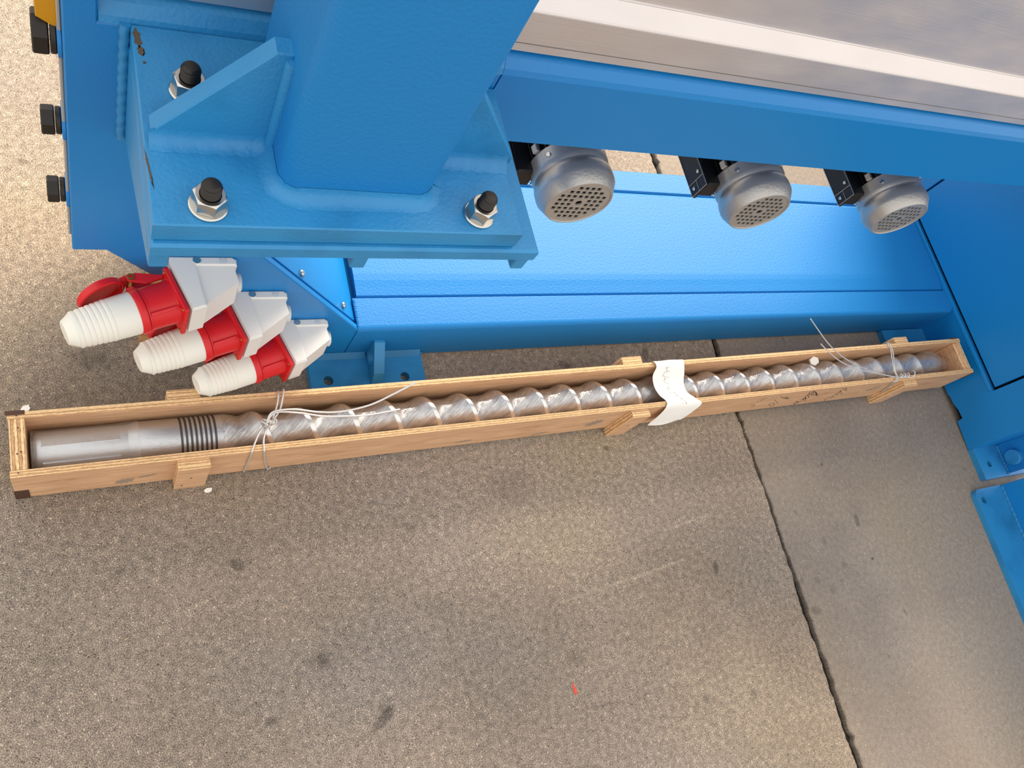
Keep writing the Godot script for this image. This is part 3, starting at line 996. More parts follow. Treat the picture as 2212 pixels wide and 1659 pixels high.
func build_cover() -> void:
	var m := thing("barrel_cover", "brushed stainless steel cover with a bright slanted strip above the blue beam", "cover")
	var g := MB.new()
	bars_x(g, P([-.706, .9125, -.701, .9125, -.701, .9735, -.7014, .9750, -.7025, .9768, -.706, .974]), .33, 3.3)
	part("lower_panel", g, M.stainless, m)
	g = MB.new()
	bars_x(g, P([-.7028, .9766, -.7205, .9968, -.7245, .9955, -.7065, .9745]), .33, 3.3)
	part("bevel_strip", g, M.stainless, m)
	g = MB.new()
	bars_x(g, P([-.7207, .9970, -.7218, .9992, -.7222, 1.003, -.7222, 1.45, -1.2, 1.45, -1.2, .92, -.73, .92, -.726, .9955]), .33, 3.3)
	part("upper_panel", g, M.stainless, m)
	g = MB.new()
	bars_x(g, P([-.7008, .925, -.7002, .9255, -.7008, .926]), .33, 3.3)
	part("fold_line", g, M.groove, m)
	# the darker sheet left of the column
	g = MB.new()
	bars_x(g, P([-.722, .9125, -.703, .9125, -.703, 1.4, -.722, 1.4]), .047, .329, .001)
	part("end_sheet", g, M.stainless, m)

func build_motors() -> void:
	var zc := -.695
	var r0 := .0705
	var root := thing("electric_motor", "x", "motor", Transform3D(Basis.IDENTITY, Vector3(.784, .6, zc)), "fan cooled motors under the beam")
	# fan cowl: local axis is z; s runs back from the face
	var cowl := MB.new()
	cowl.t = Transform3D(Basis(Vector3(1, 0, 0), Vector3(0, 0, 1), Vector3(0, -1, 0)), Vector3.ZERO)
	cowl.lathe([Vector2(.0655, -.086), Vector2(.0680, -.086), Vector2(.0690, -.0845), Vector2(.0692, -.062), Vector2(.0688, -.058), Vector2(.0664, -.0525), Vector2(.0664, -.049), Vector2(.0688, -.045), Vector2(.0704, -.038), Vector2(.0706, -.026), Vector2(.0700, -.021), Vector2(.0615, -.0035), Vector2(.0600, -.0004), Vector2(.0590, 0), Vector2(.0572, 0), Vector2(.0566, -.0008), Vector2(.0566, -.004)], 64, .36)
	var cw := part("fan_cowl", cowl, M.silver, root, "silver ribbed fan cowl")
	# grille: round plate pierced by a block of square holes and one round one
	var hs := []
	var pitch := .0118; var h := .0038
	for j in 8:
		var a: int = [2, 1, 0, 0, 0, 0, 1, 2][j]
		for i in range(a, 8 - a):
			if (j == 3 or j == 4) and (i == 3 or i == 4): continue
			var c := Vector2((i - 3.5) * pitch, (j - 3.5) * pitch)
			hs.append(P([c.x - h, c.y - h, c.x + h, c.y - h, c.x + h, c.y + h, c.x - h, c.y + h]))
	hs.append(circle(Vector2.ZERO, .0065, 16))
	var gr := MB.new()
	gr.prism_holes(circle(Vector2.ZERO, .0566, 64), hs, -.0045, -.002)
	part("grille", gr, M.silver, cw)
	var g := MB.new()
	g.t = Transform3D(Basis(Vector3(1, 0, 0), Vector3(0, 0, 1), Vector3(0, -1, 0)), Vector3.ZERO)
	g.lathe([Vector2(0, -.03), Vector2(.055, -.03), Vector2(.055, -.026), Vector2(.015, -.026), Vector2(.015, -.012), Vector2(0, -.012)], 32, .5)
	part("fan", g, M.dark, cw)
	for a in [1.1, 2.6, 3.9, 5.6]:
		g = MB.new()
		var d := Vector3(cos(a), sin(a), 0)
		disc(g, aim(d * .0688 + Vector3(0, 0, -.070), d), .0042, .003, .0006, 12)
		part("cowl_screw", g, M.zinc, cw)
	# ribbed body
	var body := MB.new()
	body.t = Transform3D(Basis(Vector3(1, 0, 0), Vector3(0, 0, 1), Vector3(0, -1, 0)), Vector3.ZERO)
	body.lathe([Vector2(0, -.27), Vector2(.058, -.27), Vector2(.058, -.080), Vector2(0, -.080)], 40, .5)
	var bd := part("motor_body", body, M.black_paint, root, "black finned motor body")
	for i in 36:
		var a := TAU * i / 36.0
		g = MB.new()
		g.t = Transform3D(Basis(Vector3.BACK, a), Vector3.ZERO)
		g.box(Vector3(.057, -.0010, -.26), Vector3(.0690, .0010, -.0865), .0005)
		part("cooling_fin", g, M.black_paint, bd)
	for a in [2.2, 2.9]:
		g = MB.new()
		g.t = Transform3D(Basis(Vector3.BACK, a), Vector3.ZERO)
		g.box(Vector3(.064, -.006, -.102), Vector3(.0745, .006, -.0865), .001)
		part("lug", g, M.silver, bd, "silver cast lug")
	# terminal box on the left flank: cover faces -x
	var tb := MB.new()
	tb.box(Vector3(-.098, -.048, -.190), Vector3(-.060, -.006, -.066), .002)
	var tbo := part("terminal_box", tb, M.black_paint, root, "black terminal box")
	g = MB.new()
	g.box(Vector3(-.104, -.052, -.196), Vector3(-.0985, -.004, -.062), .0012)
	part("box_cover", g, M.black_paint, tbo)
	g = MB.new()
	for q in [[-.050, -.036, -.0655, -.0635], [-.022, -.006, -.0655, -.0635]]: pass
	var rim := .0007
	for q in [[Vector3(-.1047, -.051, -.064), Vector3(-.1047, -.006, -.064)], [Vector3(-.1047, -.006, -.064), Vector3(-.1047, -.006, -.194)], [Vector3(-.1047, -.051, -.064), Vector3(-.1047, -.051, -.194)], [Vector3(-.1047, -.028, -.064), Vector3(-.1047, -.028, -.088)], [Vector3(-.1047, -.051, -.088), Vector3(-.1047, -.006, -.088)]]:
		g.tube([q[0], q[1]], rim, 6)
	part("cover_rim", g, M.silver, tbo, "worn bright rim")
	for q in [[-.040, -.076], [-.016, -.100], [-.040, -.180]]:
		g = MB.new()
		disc(g, aim(Vector3(-.1042, q[0], q[1]), Vector3.LEFT), .0038, .0022, .0005, 12)
		part("cover_screw", g, M.zinc, tbo)
	g = MB.new()
	g.t = Transform3D(Basis(Vector3(1, 0, 0), Vector3(0, 1, 0), Vector3(0, 0, 1)), Vector3(-.120, -.02, -.215))
	g.lathe([Vector2(0, -.012), Vector2(.010, -.012), Vector2(.014, -.004), Vector2(.014, .004), Vector2(.010, .012), Vector2(0, .012)], 20, .6)
	part("cable_gland", g, M.dark, tbo)
	# hangers to the shelf above
	g = MB.new()
	g.box(Vector3(-.05, .055, -.25), Vector3(.05, .12, -.14), .003)
	part("mount", g, M.black_paint, root)
	root.set_meta("label", "motor with silver perforated fan cowl, leftmost of three, nearest the column")
	var lab := ["motor with silver perforated fan cowl in the middle of the three under the beam", "motor with silver perforated fan cowl nearest the end frame wall"]
	var xs := [1.2035, 1.618]
	for i in 2:
		var c := root.duplicate()
		c.name = numbered("electric_motor")
		add_child(c)
		c.position = Vector3(xs[i], .6, zc)
		c.set_meta("label", lab[i])

func build_sockets() -> void:
	var places := [Vector3(.144, .426, -.686), Vector3(.244, .313, -.686), Vector3(.343, .199, -.686)]
	var where := ["top of the three", "middle of the three", "lowest of the three"]
	var n := Vector3(-.951, 0, .309).normalized()
	var zq := Vector3(.309, 0, .951).normalized()
	var o0: Vector3 = places[0]
	var s := thing("power_socket", "x", "socket", Transform3D(Basis.IDENTITY, o0), "three red and white wall sockets down the leg")
	var back := Transform3D(Basis.IDENTITY, -o0)
	# white housing: block at the flange end and a sloping tail block, seen from above as (x, z)
	var g := MB.new(); g.t = back
	flat_y(g, P([.1405, -.686, .178, -.686, .188, -.600, .1655, -.5935, .1415, -.667]), .348, .426, .003)
	var hs := part("housing", g, M.white_plastic, s, "white plastic housing")
	g = MB.new(); g.t = back
	# tail: upper face falls from the ridge to the front, right end cut back
	var A := [Vector3(.170, .4235, -.6735), Vector3(.234, .4235, -.6735), Vector3(.240, .417, -.645), Vector3(.1795, .417, -.6015)]
	var B := [Vector3(.170, .350, -.6855), Vector3(.240, .350, -.6855), Vector3(.241, .352, -.643), Vector3(.1780, .350, -.5985)]
	g.quad(A[0], A[1], A[2], A[3], Vector3.UP)
	g.quad(B[0], B[1], B[2], B[3], Vector3.DOWN)
	g.quad(A[3], A[2], B[2], B[3], Vector3.BACK)
	g.quad(A[1], A[2], B[2], B[1], Vector3.RIGHT)
	g.quad(A[0], A[1], B[1], B[0], Vector3.FORWARD)
	part("housing_tail", g, M.white_plastic, s)
	g = MB.new(); g.t = back
	flat_y(g, P([.160, -.6858, .2335, -.6858, .2395, -.681, .2395, -.6705, .166, -.6705]), .344, .4255, .0025)
	part("mounting_ledge", g, M.white_plastic, s)
	for q in [[.1805, true], [.2195, false]]:
		g = MB.new(); g.t = back * Transform3D(Basis.IDENTITY, Vector3(q[0], .4256, -.6782))
		if q[1]: g.lathe([Vector2(.0045, 0), Vector2(.0058, .0004), Vector2(.0062, .001), Vector2(.0058, .0014), Vector2(.0035, .0016), Vector2(0, .0016)], 20, .4)
		else: g.lathe([Vector2(.003, 0), Vector2(.0058, .0003), Vector2(.004, .0008), Vector2(0, .0006)], 20, .4)
		part("fixing_screw", g, M.zinc if q[1] else M.grey_plastic, s)
	g = MB.new(); disc(g, aim(Vector3(.2402, .384, -.662) - o0, Vector3.RIGHT), .0155, .009, .002)
	part("blanking_plug", g, M.grey_plastic, s, "pale grey round blanking plug")
	# red flange, barrel and hinged lid
	var fc := Vector3(.1500, .387, -.6300)
	var fr := Transform3D(Basis(zq, Vector3.UP, zq.cross(Vector3.UP)), fc - o0)
	if fr.basis.z.dot(n) < 0: fr.basis.z = -fr.basis.z
	g = MB.new(); g.t = fr
	g.prism(rrect(.080, .082, .004, 3), .0005, .007, .0008)
	part("flange", g, M.red, s, "red square flange")
	var ax := aim(fc - o0, n)
	g = MB.new(); g.t = ax
	g.lathe([Vector2(.020, .006), Vector2(.0345, .007), Vector2(.0335, .012), Vector2(.0325, .050), Vector2(.0340, .0505), Vector2(.0340, .0525), Vector2(.030, .0530), Vector2(.030, .051)], 40, .4)
	var ba := part("barrel", g, M.red, s, "red socket barrel")
	for a in [.9, 2.2, 4.0]:
		g = MB.new(); g.t = ax * Transform3D(Basis(Vector3.UP, a), Vector3.ZERO)
		g.box(Vector3(.0315, .008, -.003), Vector3(.0362, .050, .003), .0008)
		part("barrel_rib", g, M.red, ba)
	for q in [[.033, .034], [-.033, .034], [.033, -.034], [-.033, -.034]]:
		g = MB.new(); disc(g, Transform3D(Basis.IDENTITY, fr * Vector3(q[0], q[1], .007)) * Transform3D(aim(Vector3.ZERO, n).basis, Vector3.ZERO), .003, .0018, .0004, 12)
		part("flange_screw", g, M.brass, s)
	var hinge := fc + n * .050 - zq * .0490
	var ang := .17
	var d := (n * cos(ang) + zq * sin(ang)).normalized()
	var mn := (zq * cos(ang) - n * sin(ang)).normalized()
	g = MB.new()
	g.t = aim(hinge + d * .046 - mn * .006 - o0, mn)
	g.lathe([Vector2(0, -.004), Vector2(.030, -.004), Vector2(.0345, -.001), Vector2(.0355, .003), Vector2(.0355, .0085), Vector2(.0325, .0095), Vector2(.0315, .0085), Vector2(.0305, .002), Vector2(0, .0015)], 40, .5)
	var lid := part("lid", g, M.red, s, "open red spring lid")
	g = MB.new()
	g.t = Transform3D(Basis(d, mn, d.cross(mn)), hinge - o0)
	g.box(Vector3(-.006, -.010, -.012), Vector3(.018, -.002, .012), .002)
	part("lid_arm", g, M.red, lid)
	g = MB.new()
	var a0 := fc + n * .006 - zq * .030
	for yy in [-.017, .012]:
		g.t = Transform3D.IDENTITY * Transform3D(ALONG_Y().basis, -o0)
		var q0 := fc + n * .007 - zq * .034; var q1 := fc + n * .034 - zq * .033; var q2 := hinge + n * .006 + zq * .004; var q3 := hinge + n * .006 - zq * .005; var q4 := hinge - n * .008 - zq * .006; var q5 := fc + n * .007 - zq * .040
		g.prism(PackedVector2Array([Vector2(q0.x, q0.z), Vector2(q1.x, q1.z), Vector2(q2.x, q2.z), Vector2(q3.x, q3.z), Vector2(q4.x, q4.z), Vector2(q5.x, q5.z)]), -(fc.y + yy + .005), -(fc.y + yy), .001)
	part("hinge_bracket", g, M.red, s)
	g = MB.new()
	g.t = Transform3D(Basis.IDENTITY, hinge - o0 - Vector3(0, .018, 0))
	g.lathe([Vector2(.0026, 0), Vector2(.0038, 0), Vector2(.0038, .036), Vector2(.0054, .0362), Vector2(.0054, .0374), Vector2(.0032, .0376), Vector2(.0032, .030), Vector2(0, .030)], 18, .4)
	part("hinge_pin", g, M.brass, lid, "brass eyelet hinge pin")
	# the plug pushed into it
	var pl := thing("power_plug", "x", "plug", Transform3D(Basis.IDENTITY, o0), "three white plugs in the wall sockets")
	g = MB.new(); g.t = ax
	g.lathe([Vector2(.028, .0535), Vector2(.0345, .0535), Vector2(.0352, .055), Vector2(.0352, .0615), Vector2(.0340, .0645), Vector2(.031, .0645)], 40, .4)
	var co := part("collar", g, M.red, pl, "red plug collar")
	for a in [-.5, 1.4]:
		g = MB.new(); g.t = ax * Transform3D(Basis(Vector3.UP, a), Vector3.ZERO)
		g.box(Vector3(.033, .0535, -.005), Vector3(.0378, .0635, .005), .001)
		part("collar_lug", g, M.red, co)
	var prof := [Vector2(0, .0640), Vector2(.0325, .0640), Vector2(.0328, .066), Vector2(.0318, .098)]
	for i in 6:
		var y := .099 + i * .0072
		var r := .0312 - i * .0007
		prof.append_array([Vector2(r, y), Vector2(r + .0009, y + .0014), Vector2(r + .0007, y + .0050), Vector2(r - .0004, y + .0062)])
	prof.append_array([Vector2(.0270, .1432), Vector2(.0278, .1445), Vector2(.0278, .1485), Vector2(.0262, .1497)])
	g = MB.new(); g.t = ax
	g.lathe(prof + [Vector2(.026, .1499), Vector2(0, .1499)], 48, .5)
	part("cable_grip", g, M.cream_plastic, pl, "ribbed white cable grip")
	g = MB.new(); g.t = ax
	g.lathe([Vector2(0, .1500), Vector2(.0262, .1500), Vector2(.0185, .1625), Vector2(.0180, .1632), Vector2(0, .1632)], 12, .2)
	part("end_cap", g, M.cream_plastic, pl, "faceted tapering end cap")
	for i in 3:
		var c := s if i == 0 else s.duplicate()
		var k := pl if i == 0 else pl.duplicate()
		if i:
			c.name = numbered("power_socket"); add_child(c)
			k.name = numbered("power_plug"); add_child(k)
		c.position = places[i]; k.position = places[i]
		c.set_meta("label", "white wall socket with red flange on the blue leg, " + where[i])
		k.set_meta("label", "white ribbed plug pushed into a red socket, " + where[i])
	# timber lying on the floor below them
	g = MB.new()
	g.t = Transform3D(Basis(Vector3.UP, -.17), Vector3(.128, .0005, -.72))
	g.box(Vector3(-.012, 0, -.195), Vector3(.048, .022, .01), .0015)
	tag(part("timber_block", g, M.wood_old, self), "short weathered timber board lying on the floor beneath the plugs", "board")

func build_crate() -> void:
	var yaw := .011; var pit := .008
	var ex := Vector3(cos(yaw) * cos(pit), sin(pit), -sin(yaw) * cos(pit))
	var ez := Vector3(sin(yaw), 0, cos(yaw))
	var T := Transform3D(Basis(ex, ez.cross(ex), ez), Vector3(-.096, .004, -.452))
	var L := 2.492; var W := .113; var H := .120; var th := .0122
	var c := thing("wooden_crate", "long narrow open plywood crate holding the steel screw on the floor", "crate", T)
	# a plywood board: faces in one wood, edges showing the layers; thin axis is z
	var board := func(called: String, lo: Vector3, hi: Vector3, thin: int) -> void:
		var m := ArrayMesh.new()
		var b := MB.new()
		b.box(lo, hi, .0008)
		var sets := [MB.new(), MB.new(), MB.new()]  # broad faces, faces with normal x, the rest
		for i in range(0, b.v.size(), 3):
			var nn: Vector3 = (b.n[i] + b.n[i + 1] + b.n[i + 2]).normalized()
			var to: MB = sets[0] if absf(nn[thin]) > .9 else (sets[1] if absf(nn.x) > .8 else sets[2])
			for k in 3:
				to.v.append(b.v[i + k]); to.n.append(b.n[i + k]); to.u.append(Vector2.ZERO)
		var mats := []
		var kinds := [M.wood, M.ply_side, M.ply_long if thin == 2 else M.ply_cross]
		for i in 3:
			if sets[i].v.size():
				sets[i].add_to(m); mats.append(kinds[i])
		put(called, m, mats, c)
	board.call("side_board", Vector3(0, 0, -th), Vector3(L, H, 0), 2)
	board.call("side_board", Vector3(0, 0, -W), Vector3(L, H, -W + th), 2)
	board.call("end_board", Vector3(.002, .0, -W + th), Vector3(.025, H - .001, -th), 0)
	board.call("end_board", Vector3(L - .022, .0, -W + th), Vector3(L - .004, H - .001, -th), 0)
	board.call("end_lining", Vector3(L - .030, .012, -W + th + .001), Vector3(L - .0225, H - .006, -th - .001), 0)
	board.call("bottom_board", Vector3(.025, 0, -W + th), Vector3(L - .022, .012, -th), 1)
	# cleats standing on the floor on both sides
	for q in [[.250, .304], [1.224, 1.274], [2.172, 2.226]]:
		var yb: float = -.0035 - q[0] * .008
		board.call("cleat", Vector3(q[0], yb, .0002), Vector3(q[1], H - .004, .0185), 2)
		board.call("runner", Vector3(q[0] + .002, yb, -W), Vector3(q[1] - .003, -.0004, -.0002), 1)
	for q in [[.246, .302], [1.240, 1.297], [2.205, 2.262]]:
		var yb: float = -.0035 - q[0] * .008
		board.call("cleat", Vector3(q[0], yb if q[0] < 2 else yb + .021, -W - .0195), Vector3(q[1], H - .003, -W - .0002), 2)
	# brown steel corner straps
	for q in [[Vector3(-.0012, -.002, .0001), Vector3(.021, .044, .0014)], [Vector3(-.002, .10, -W - .0016), Vector3(.026, H + .0008, -W - .0002)], [Vector3(-.002, H + .0001, -W - .0016), Vector3(.026, H + .0011, -W + .006)], [Vector3(L - .002, .070, -.002), Vector3(L + .0015, H + .001, .0016)], [Vector3(L - .045, .095, -W - .0018), Vector3(L - .012, H + .004, -W - .0004)]]:
		var g := MB.new()
		g.box(q[0], q[1], .0003)
		part("corner_strap", g, M.strap, c, "brown steel corner strap")
	for q in [[.012, -.0072], [.014, -W + .0072], [L - .012, -.0072], [L - .012, -W + .0072], [.012, -.040], [.0175, -.043], [.015, -.085]]:
		var nl := MB.new()
		disc(nl, Transform3D(Basis.IDENTITY, Vector3(q[0], H - .0012, q[1])), .0013, .0016, .0003, 10)
		part("nail", nl, M.strap, c)
	for q in [[.275, .06], [.262, .018], [1.247, .055], [2.2, .05]]:
		var nl := MB.new()
		disc(nl, aim(Vector3(q[0], q[1], .0183), Vector3.BACK), .0022, .0006, .0002, 10)
		part("nail", nl, M.strap, c)
	for q in [[.168, .028, .022, .016, .5], [.205, .045, .02, .006, .3], [.835, .026, .026, .007, .15], [1.03, .018, .03, .006, .1], [1.16, .05, .03, .02, .6], [2.10, .07, .03, .012, .6]]:
		var sm := MB.new()
		sm.t = Transform3D(Basis(Vector3.BACK, q[4]), Vector3(q[0], q[1], 0))
		var sp := PackedVector2Array()
		for i in 22: sp.append(Vector2(cos(TAU * i / 22) * q[2], sin(TAU * i / 22) * q[3]) * (.75 + .25 * sin(i * 2.9 + q[0] * 30.0)))
		sm.prism(sp, .0001, .00025)
		part("smudge", sm, M.smudge, c, "grey smudge")
	# marker handwriting on the front board, upside down to the viewer
	var inked := [[1.6552, .0428, 1.6525, .0514, 1.6601, .0504, 1.6713, .0409, 1.6728, .0325, 1.6668, .0328], [1.6569, .068, 1.6577, .0725], [1.6592, .0772, 1.6589, .085], [1.6622, .0834, 1.6628, .0975], [1.7276, .0454, 1.7377, .043, 1.7503, .0319, 1.7591, .0176, 1.7536, .0148, 1.7411, .022, 1.7303, .0327, 1.7251, .0428, 1.7276, .0454], [1.7159, .0699, 1.7373, .0531, 1.7619, .034], [1.7167, .0942, 1.7335, .0815, 1.7532, .0732, 1.7685, .0717], [1.743, .0735, 1.7513, .0814], [1.7481, .0743, 1.7743, .0624], [1.743, .086, 1.7657, .0684], [1.855, .0015, 1.8393, .0148, 1.8395, .0189, 1.8528, .0116, 1.8479, .0231], [1.8269, .0362, 1.8505, .0204, 1.8535, .028], [1.8313, .0434, 1.8486, .0394, 1.8691, .0334], [1.8346, .0547, 1.8566, .0355], [1.8371, .0521, 1.857, .0436, 1.8337, .063, 1.8266, .0785, 1.8472, .0659, 1.8562, .0559, 1.8519, .0508, 1.8375, .0601], [1.8269, .0843, 1.8124, .105, 1.819, .1106, 1.8383, .0995, 1.8561, .0839, 1.8583, .0735, 1.8451, .0764, 1.8257, .0865], [1.8299, .0915, 1.8278, .0998, 1.8405, .0912, 1.8417, .0838, 1.8299, .0915], [1.8265, .1051, 1.8536, .0884, 1.8796, .0648, 1.8716, .0686, 1.8522, .0867], [1.9743, .0012, 1.958, .0163, 1.9524, .028, 1.9595, .0264], [1.9511, .0366, 1.9652, .0293, 1.9752, .0229], [1.9624, .0341, 1.9752, .0271], [1.9568, .0457, 1.9795, .0303, 1.9884, .027], [1.9655, .0363, 1.9597, .0492], [1.9541, .0586, 1.9542, .0647, 1.9724, .0525, 1.971, .0467, 1.9541, .0586], [1.9626, .0628, 1.9626, .0689, 1.9516, .0854, 1.9641, .0727, 1.9898, .0516], [1.9612, .0652, 1.9515, .0774, 1.9488, .0859], [1.935, .1058, 1.9544, .0927, 1.9827, .0776], [1.9545, .0947, 1.9504, .1054, 1.9628, .095, 1.9655, .0864, 1.9852, .0763]]
	var wr := MB.new()
	for i in inked.size():
		var q: Array = inked[i]
		for k in range(0, q.size() - 2, 2):
			var a := Vector2(q[k], q[k + 1]); var b := Vector2(q[k + 2], q[k + 3])
			var side := (b - a).normalized().orthogonal() * (.0008 if i > 9 and i < 18 else .0005)
			var e := (b - a).normalized() * .0006
			wr.prism(PackedVector2Array([a - e + side, a - e - side, b + e - side, b + e + side]), .0001, .0004)
	part("handwriting", wr, M.ink, c, "black marker handwriting")

	build_screw(T)
	build_paper(T)
	build_ties(T)
	# white hexagonal cap wedged beside the screw
	var hx := MB.new()
	var ax := Vector3(-.50, .80, .32).normalized()
	hx.t = T * aim(Vector3(1.886, .088, -.0925), ax) * ALONG_Y()
	hx.prism(hexagon(.0225), -.012, 0, .0012)
	tag(part("hexagonal_cap", hx, M.paper, self), "white plastic hexagonal cap resting on the screw by the rear crate board", "cap")

func screw_radius(x: float, th: float) -> float:
	var u := fposmod((x - .424) / .0862 + (th - .52) / TAU + .5, 1.0) - .5
	var a := absf(u)
	if a < .05: return .0405
	var t := clampf((a - .05) / (.30 if u > 0 else .40), 0.0, 1.0)
	return lerpf(.0303, .0398, (1.0 - t) * (1.0 - t))

func build_screw(T: Transform3D) -> void:
	var C := T * Transform3D(Basis.IDENTITY, Vector3(0, .0560, -.0572))
	var s := thing("extruder_screw", "long steel extruder screw with spiral flights lying in the crate", "machine screw", C)
	var lay := Transform3D(Basis(Vector3(0, -1, 0), Vector3(1, 0, 0), Vector3(0, 0, 1)), Vector3.ZERO)  # local y along x
	var g := MB.new(); g.t = lay
	g.lathe([Vector2(0, .034), Vector2(.032, .034), Vector2(.0358, .038), Vector2(.0368, .042), Vector2(.0368, .178)], 56, .4)
	scale_uv(g, 9.0, 9.0)
	part("shank", g, M.steel, s, "smooth round drive shank")
	g = MB.new(); g.t = lay
	g.lathe([Vector2(.0368, .178), Vector2(.0372, .180), Vector2(.0395, .1905), Vector2(.0405, .193), Vector2(.0405, .262)], 56, .5)
	scale_uv(g, 9.0, 9.0)
	part("collar", g, M.steel, s)
	for a in [[.62, .0050], [1.75, .0030]]:
		g = MB.new(); g.t = Transform3D(Basis(Vector3.RIGHT, -a[0]), Vector3.ZERO)
		g.box(Vector3(.045, -.0075, .028), Vector3(.165, .0075, .0368 + a[1] - .0028), .0008)
		part("drive_key", g, M.steel, s, "long flat drive key")
	# sealing grooves
	g = MB.new(); g.t = lay
	var p := [Vector2(.0405, .262)]
	for i in 8:
		var x := .2625 + i * .0083
		p.append_array([Vector2(.0405, x), Vector2(.0393, x + .0003), Vector2(.0393, x + .0041), Vector2(.0405, x + .0044)])
	p.append(Vector2(.0405, .336))
	g.lathe(p, 56, .2)
	scale_uv(g, 9.0, 9.0)
	part("sealing_grooves", g, M.steel, s)
	g = MB.new(); g.t = lay
	for i in 8: g.lathe([Vector2(.0394, .2629 + i * .0083), Vector2(.0394, .2665 + i * .0083)], 56)
	part("groove_floor", g, M.groove, s)
	# flights: strips that follow the helix, so that the land keeps sharp edges
	var x0 := .336; var x1 := 2.385
	var pitch := .0862
	var per := 44
	var turns := int((x1 - x0) / pitch) + 3
	for kind in 2:
		var us := []
		if kind == 0:
			for i in 23: us.append(lerpf(.052, .948, i / 22.0))
		else:
			us = [-.0525, -.050, .050, .0525]
		var pts := []; var uvs := []
		var rows := turns * per + 1
		for k in rows:
			var a := TAU * (k / float(per)) - TAU  # turns about -x as x grows
			for u in us:
				var x: float = clampf(.424 + pitch * (a / TAU - 1.0 + u) - pitch * 0.0, x0, x1)
				var th := .52 - a
				var r := lerpf(screw_radius(x, th), .0405 if kind else 0.0, 1.0 if kind and absf(u) < .051 else 0.0)
				if kind and absf(u) > .051: r = .0398
				r = lerpf(.0405, r, smoothstep(.0, .045, x - x0 - .004))
				if x > x1 - .03: r = lerpf(r, .031, smoothstep(x1 - .03, x1, x))
				pts.append(Vector3(x, r * sin(th), r * cos(th)))
				var v := a * .036
				uvs.append(Vector2((x - v) * 4.0, (x + v) * 7.0))
		g = MB.new()
		g.sheet(pts, us.size(), rows, uvs)
		g.outward(Vector3.ZERO, Vector3.RIGHT)
		part(["flight_channel", "flight_land"][kind], g, [M.screw, M.land][kind], s, ["brushed concave channel", "narrow bright spiral land"][kind])
	var pts := []; var uvs := []
	var nx := 0; var na := 0
	g = MB.new(); g.t = lay
	g.lathe([Vector2(.031, 2.385), Vector2(.028, 2.41), Vector2(.017, 2.432), Vector2(0, 2.437)], 40, .8)
	scale_uv(g, 9.0, 9.0)
	part("tip", g, M.steel, s, "blunt screw tip")
	# clear film pulled round the last third and over the drive end
	pts = []; uvs = []
	nx = 300; na = 64
	var fn := FastNoiseLite.new(); fn.seed = 4; fn.frequency = 1.0; fn.fractal_octaves = 3
	for j in na + 1:
		var th := TAU * j / na
		for i in nx + 1:
			var x := lerpf(1.735 - .02 * sin(th * 2.0), 2.450, float(i) / nx)
			var r := screw_radius(minf(x, 2.38), th)
			r = lerpf(r, .0405, .30) + .0012
			if x > 2.37: r = lerpf(r, .020, smoothstep(2.39, 2.45, x)) + .002
			r += .0016 * absf(fn.get_noise_3d((x + th * .03) * 60.0, cos(th) * 2.0, sin(th) * 2.0)) + .0007 * fn.get_noise_3d((x - th * .02) * 220.0, cos(th) * 3.0, sin(th) * 3.0)
			pts.append(Vector3(x, r * sin(th), r * cos(th)))
			uvs.append(Vector2(x * 7.0, th * .8))
	g = MB.new()
	g.sheet(pts, nx + 1, na + 1, uvs)
	g.outward(Vector3.ZERO, Vector3.RIGHT)
	part("plastic_film", g, M.film, s, "crumpled clear plastic film")
	pts = []; uvs = []
	nx = 420; na = 48
	for j in na + 1:
		var th := TAU * j / na
		for i in nx + 1:
			var x := lerpf(.36, 1.730 - .02 * sin(th * 2.0), float(i) / nx)
			var r := lerpf(screw_radius(x, th), .0405, .10) + .0012 + .0005 * absf(fn.get_noise_3d((x + th * .03) * 50.0, cos(th) * 2.0, sin(th) * 2.0))
			pts.append(Vector3(x, r * sin(th), r * cos(th)))
			uvs.append(Vector2(x * 5.0, th * .6))
	g = MB.new()
	g.sheet(pts, nx + 1, na + 1, uvs)
	g.outward(Vector3.ZERO, Vector3.RIGHT)
	part("plastic_film", g, M.film_tight, s, "clear plastic film stretched tight over the flights")
	pts = []; uvs = []
	nx = 60; na = 64
	for j in na + 1:
		var th := TAU * j / na
		for i in nx + 1:
			var x := lerpf(.030, .196, float(i) / nx)
			var r := lerpf(.0396, .0418, smoothstep(.15, .196, x)) + .001 * absf(fn.get_noise_3d((x + th * .05) * 90.0, cos(th) * 2.0, sin(th) * 2.0 + 7.0))
			pts.append(Vector3(x, r * sin(th), r * cos(th)))
			uvs.append(Vector2(x * 9.0, th * .8))
	g = MB.new()
	g.sheet(pts, nx + 1, na + 1, uvs)
	g.outward(Vector3.ZERO, Vector3.RIGHT)
	part("plastic_film", g, M.film, s, "clear plastic film over the drive end")

func scale_uv(g: MB, a: float, b: float) -> void:
	for i in g.u.size(): g.u[i] = Vector2(g.u[i].y * a, g.u[i].x * b * .3)

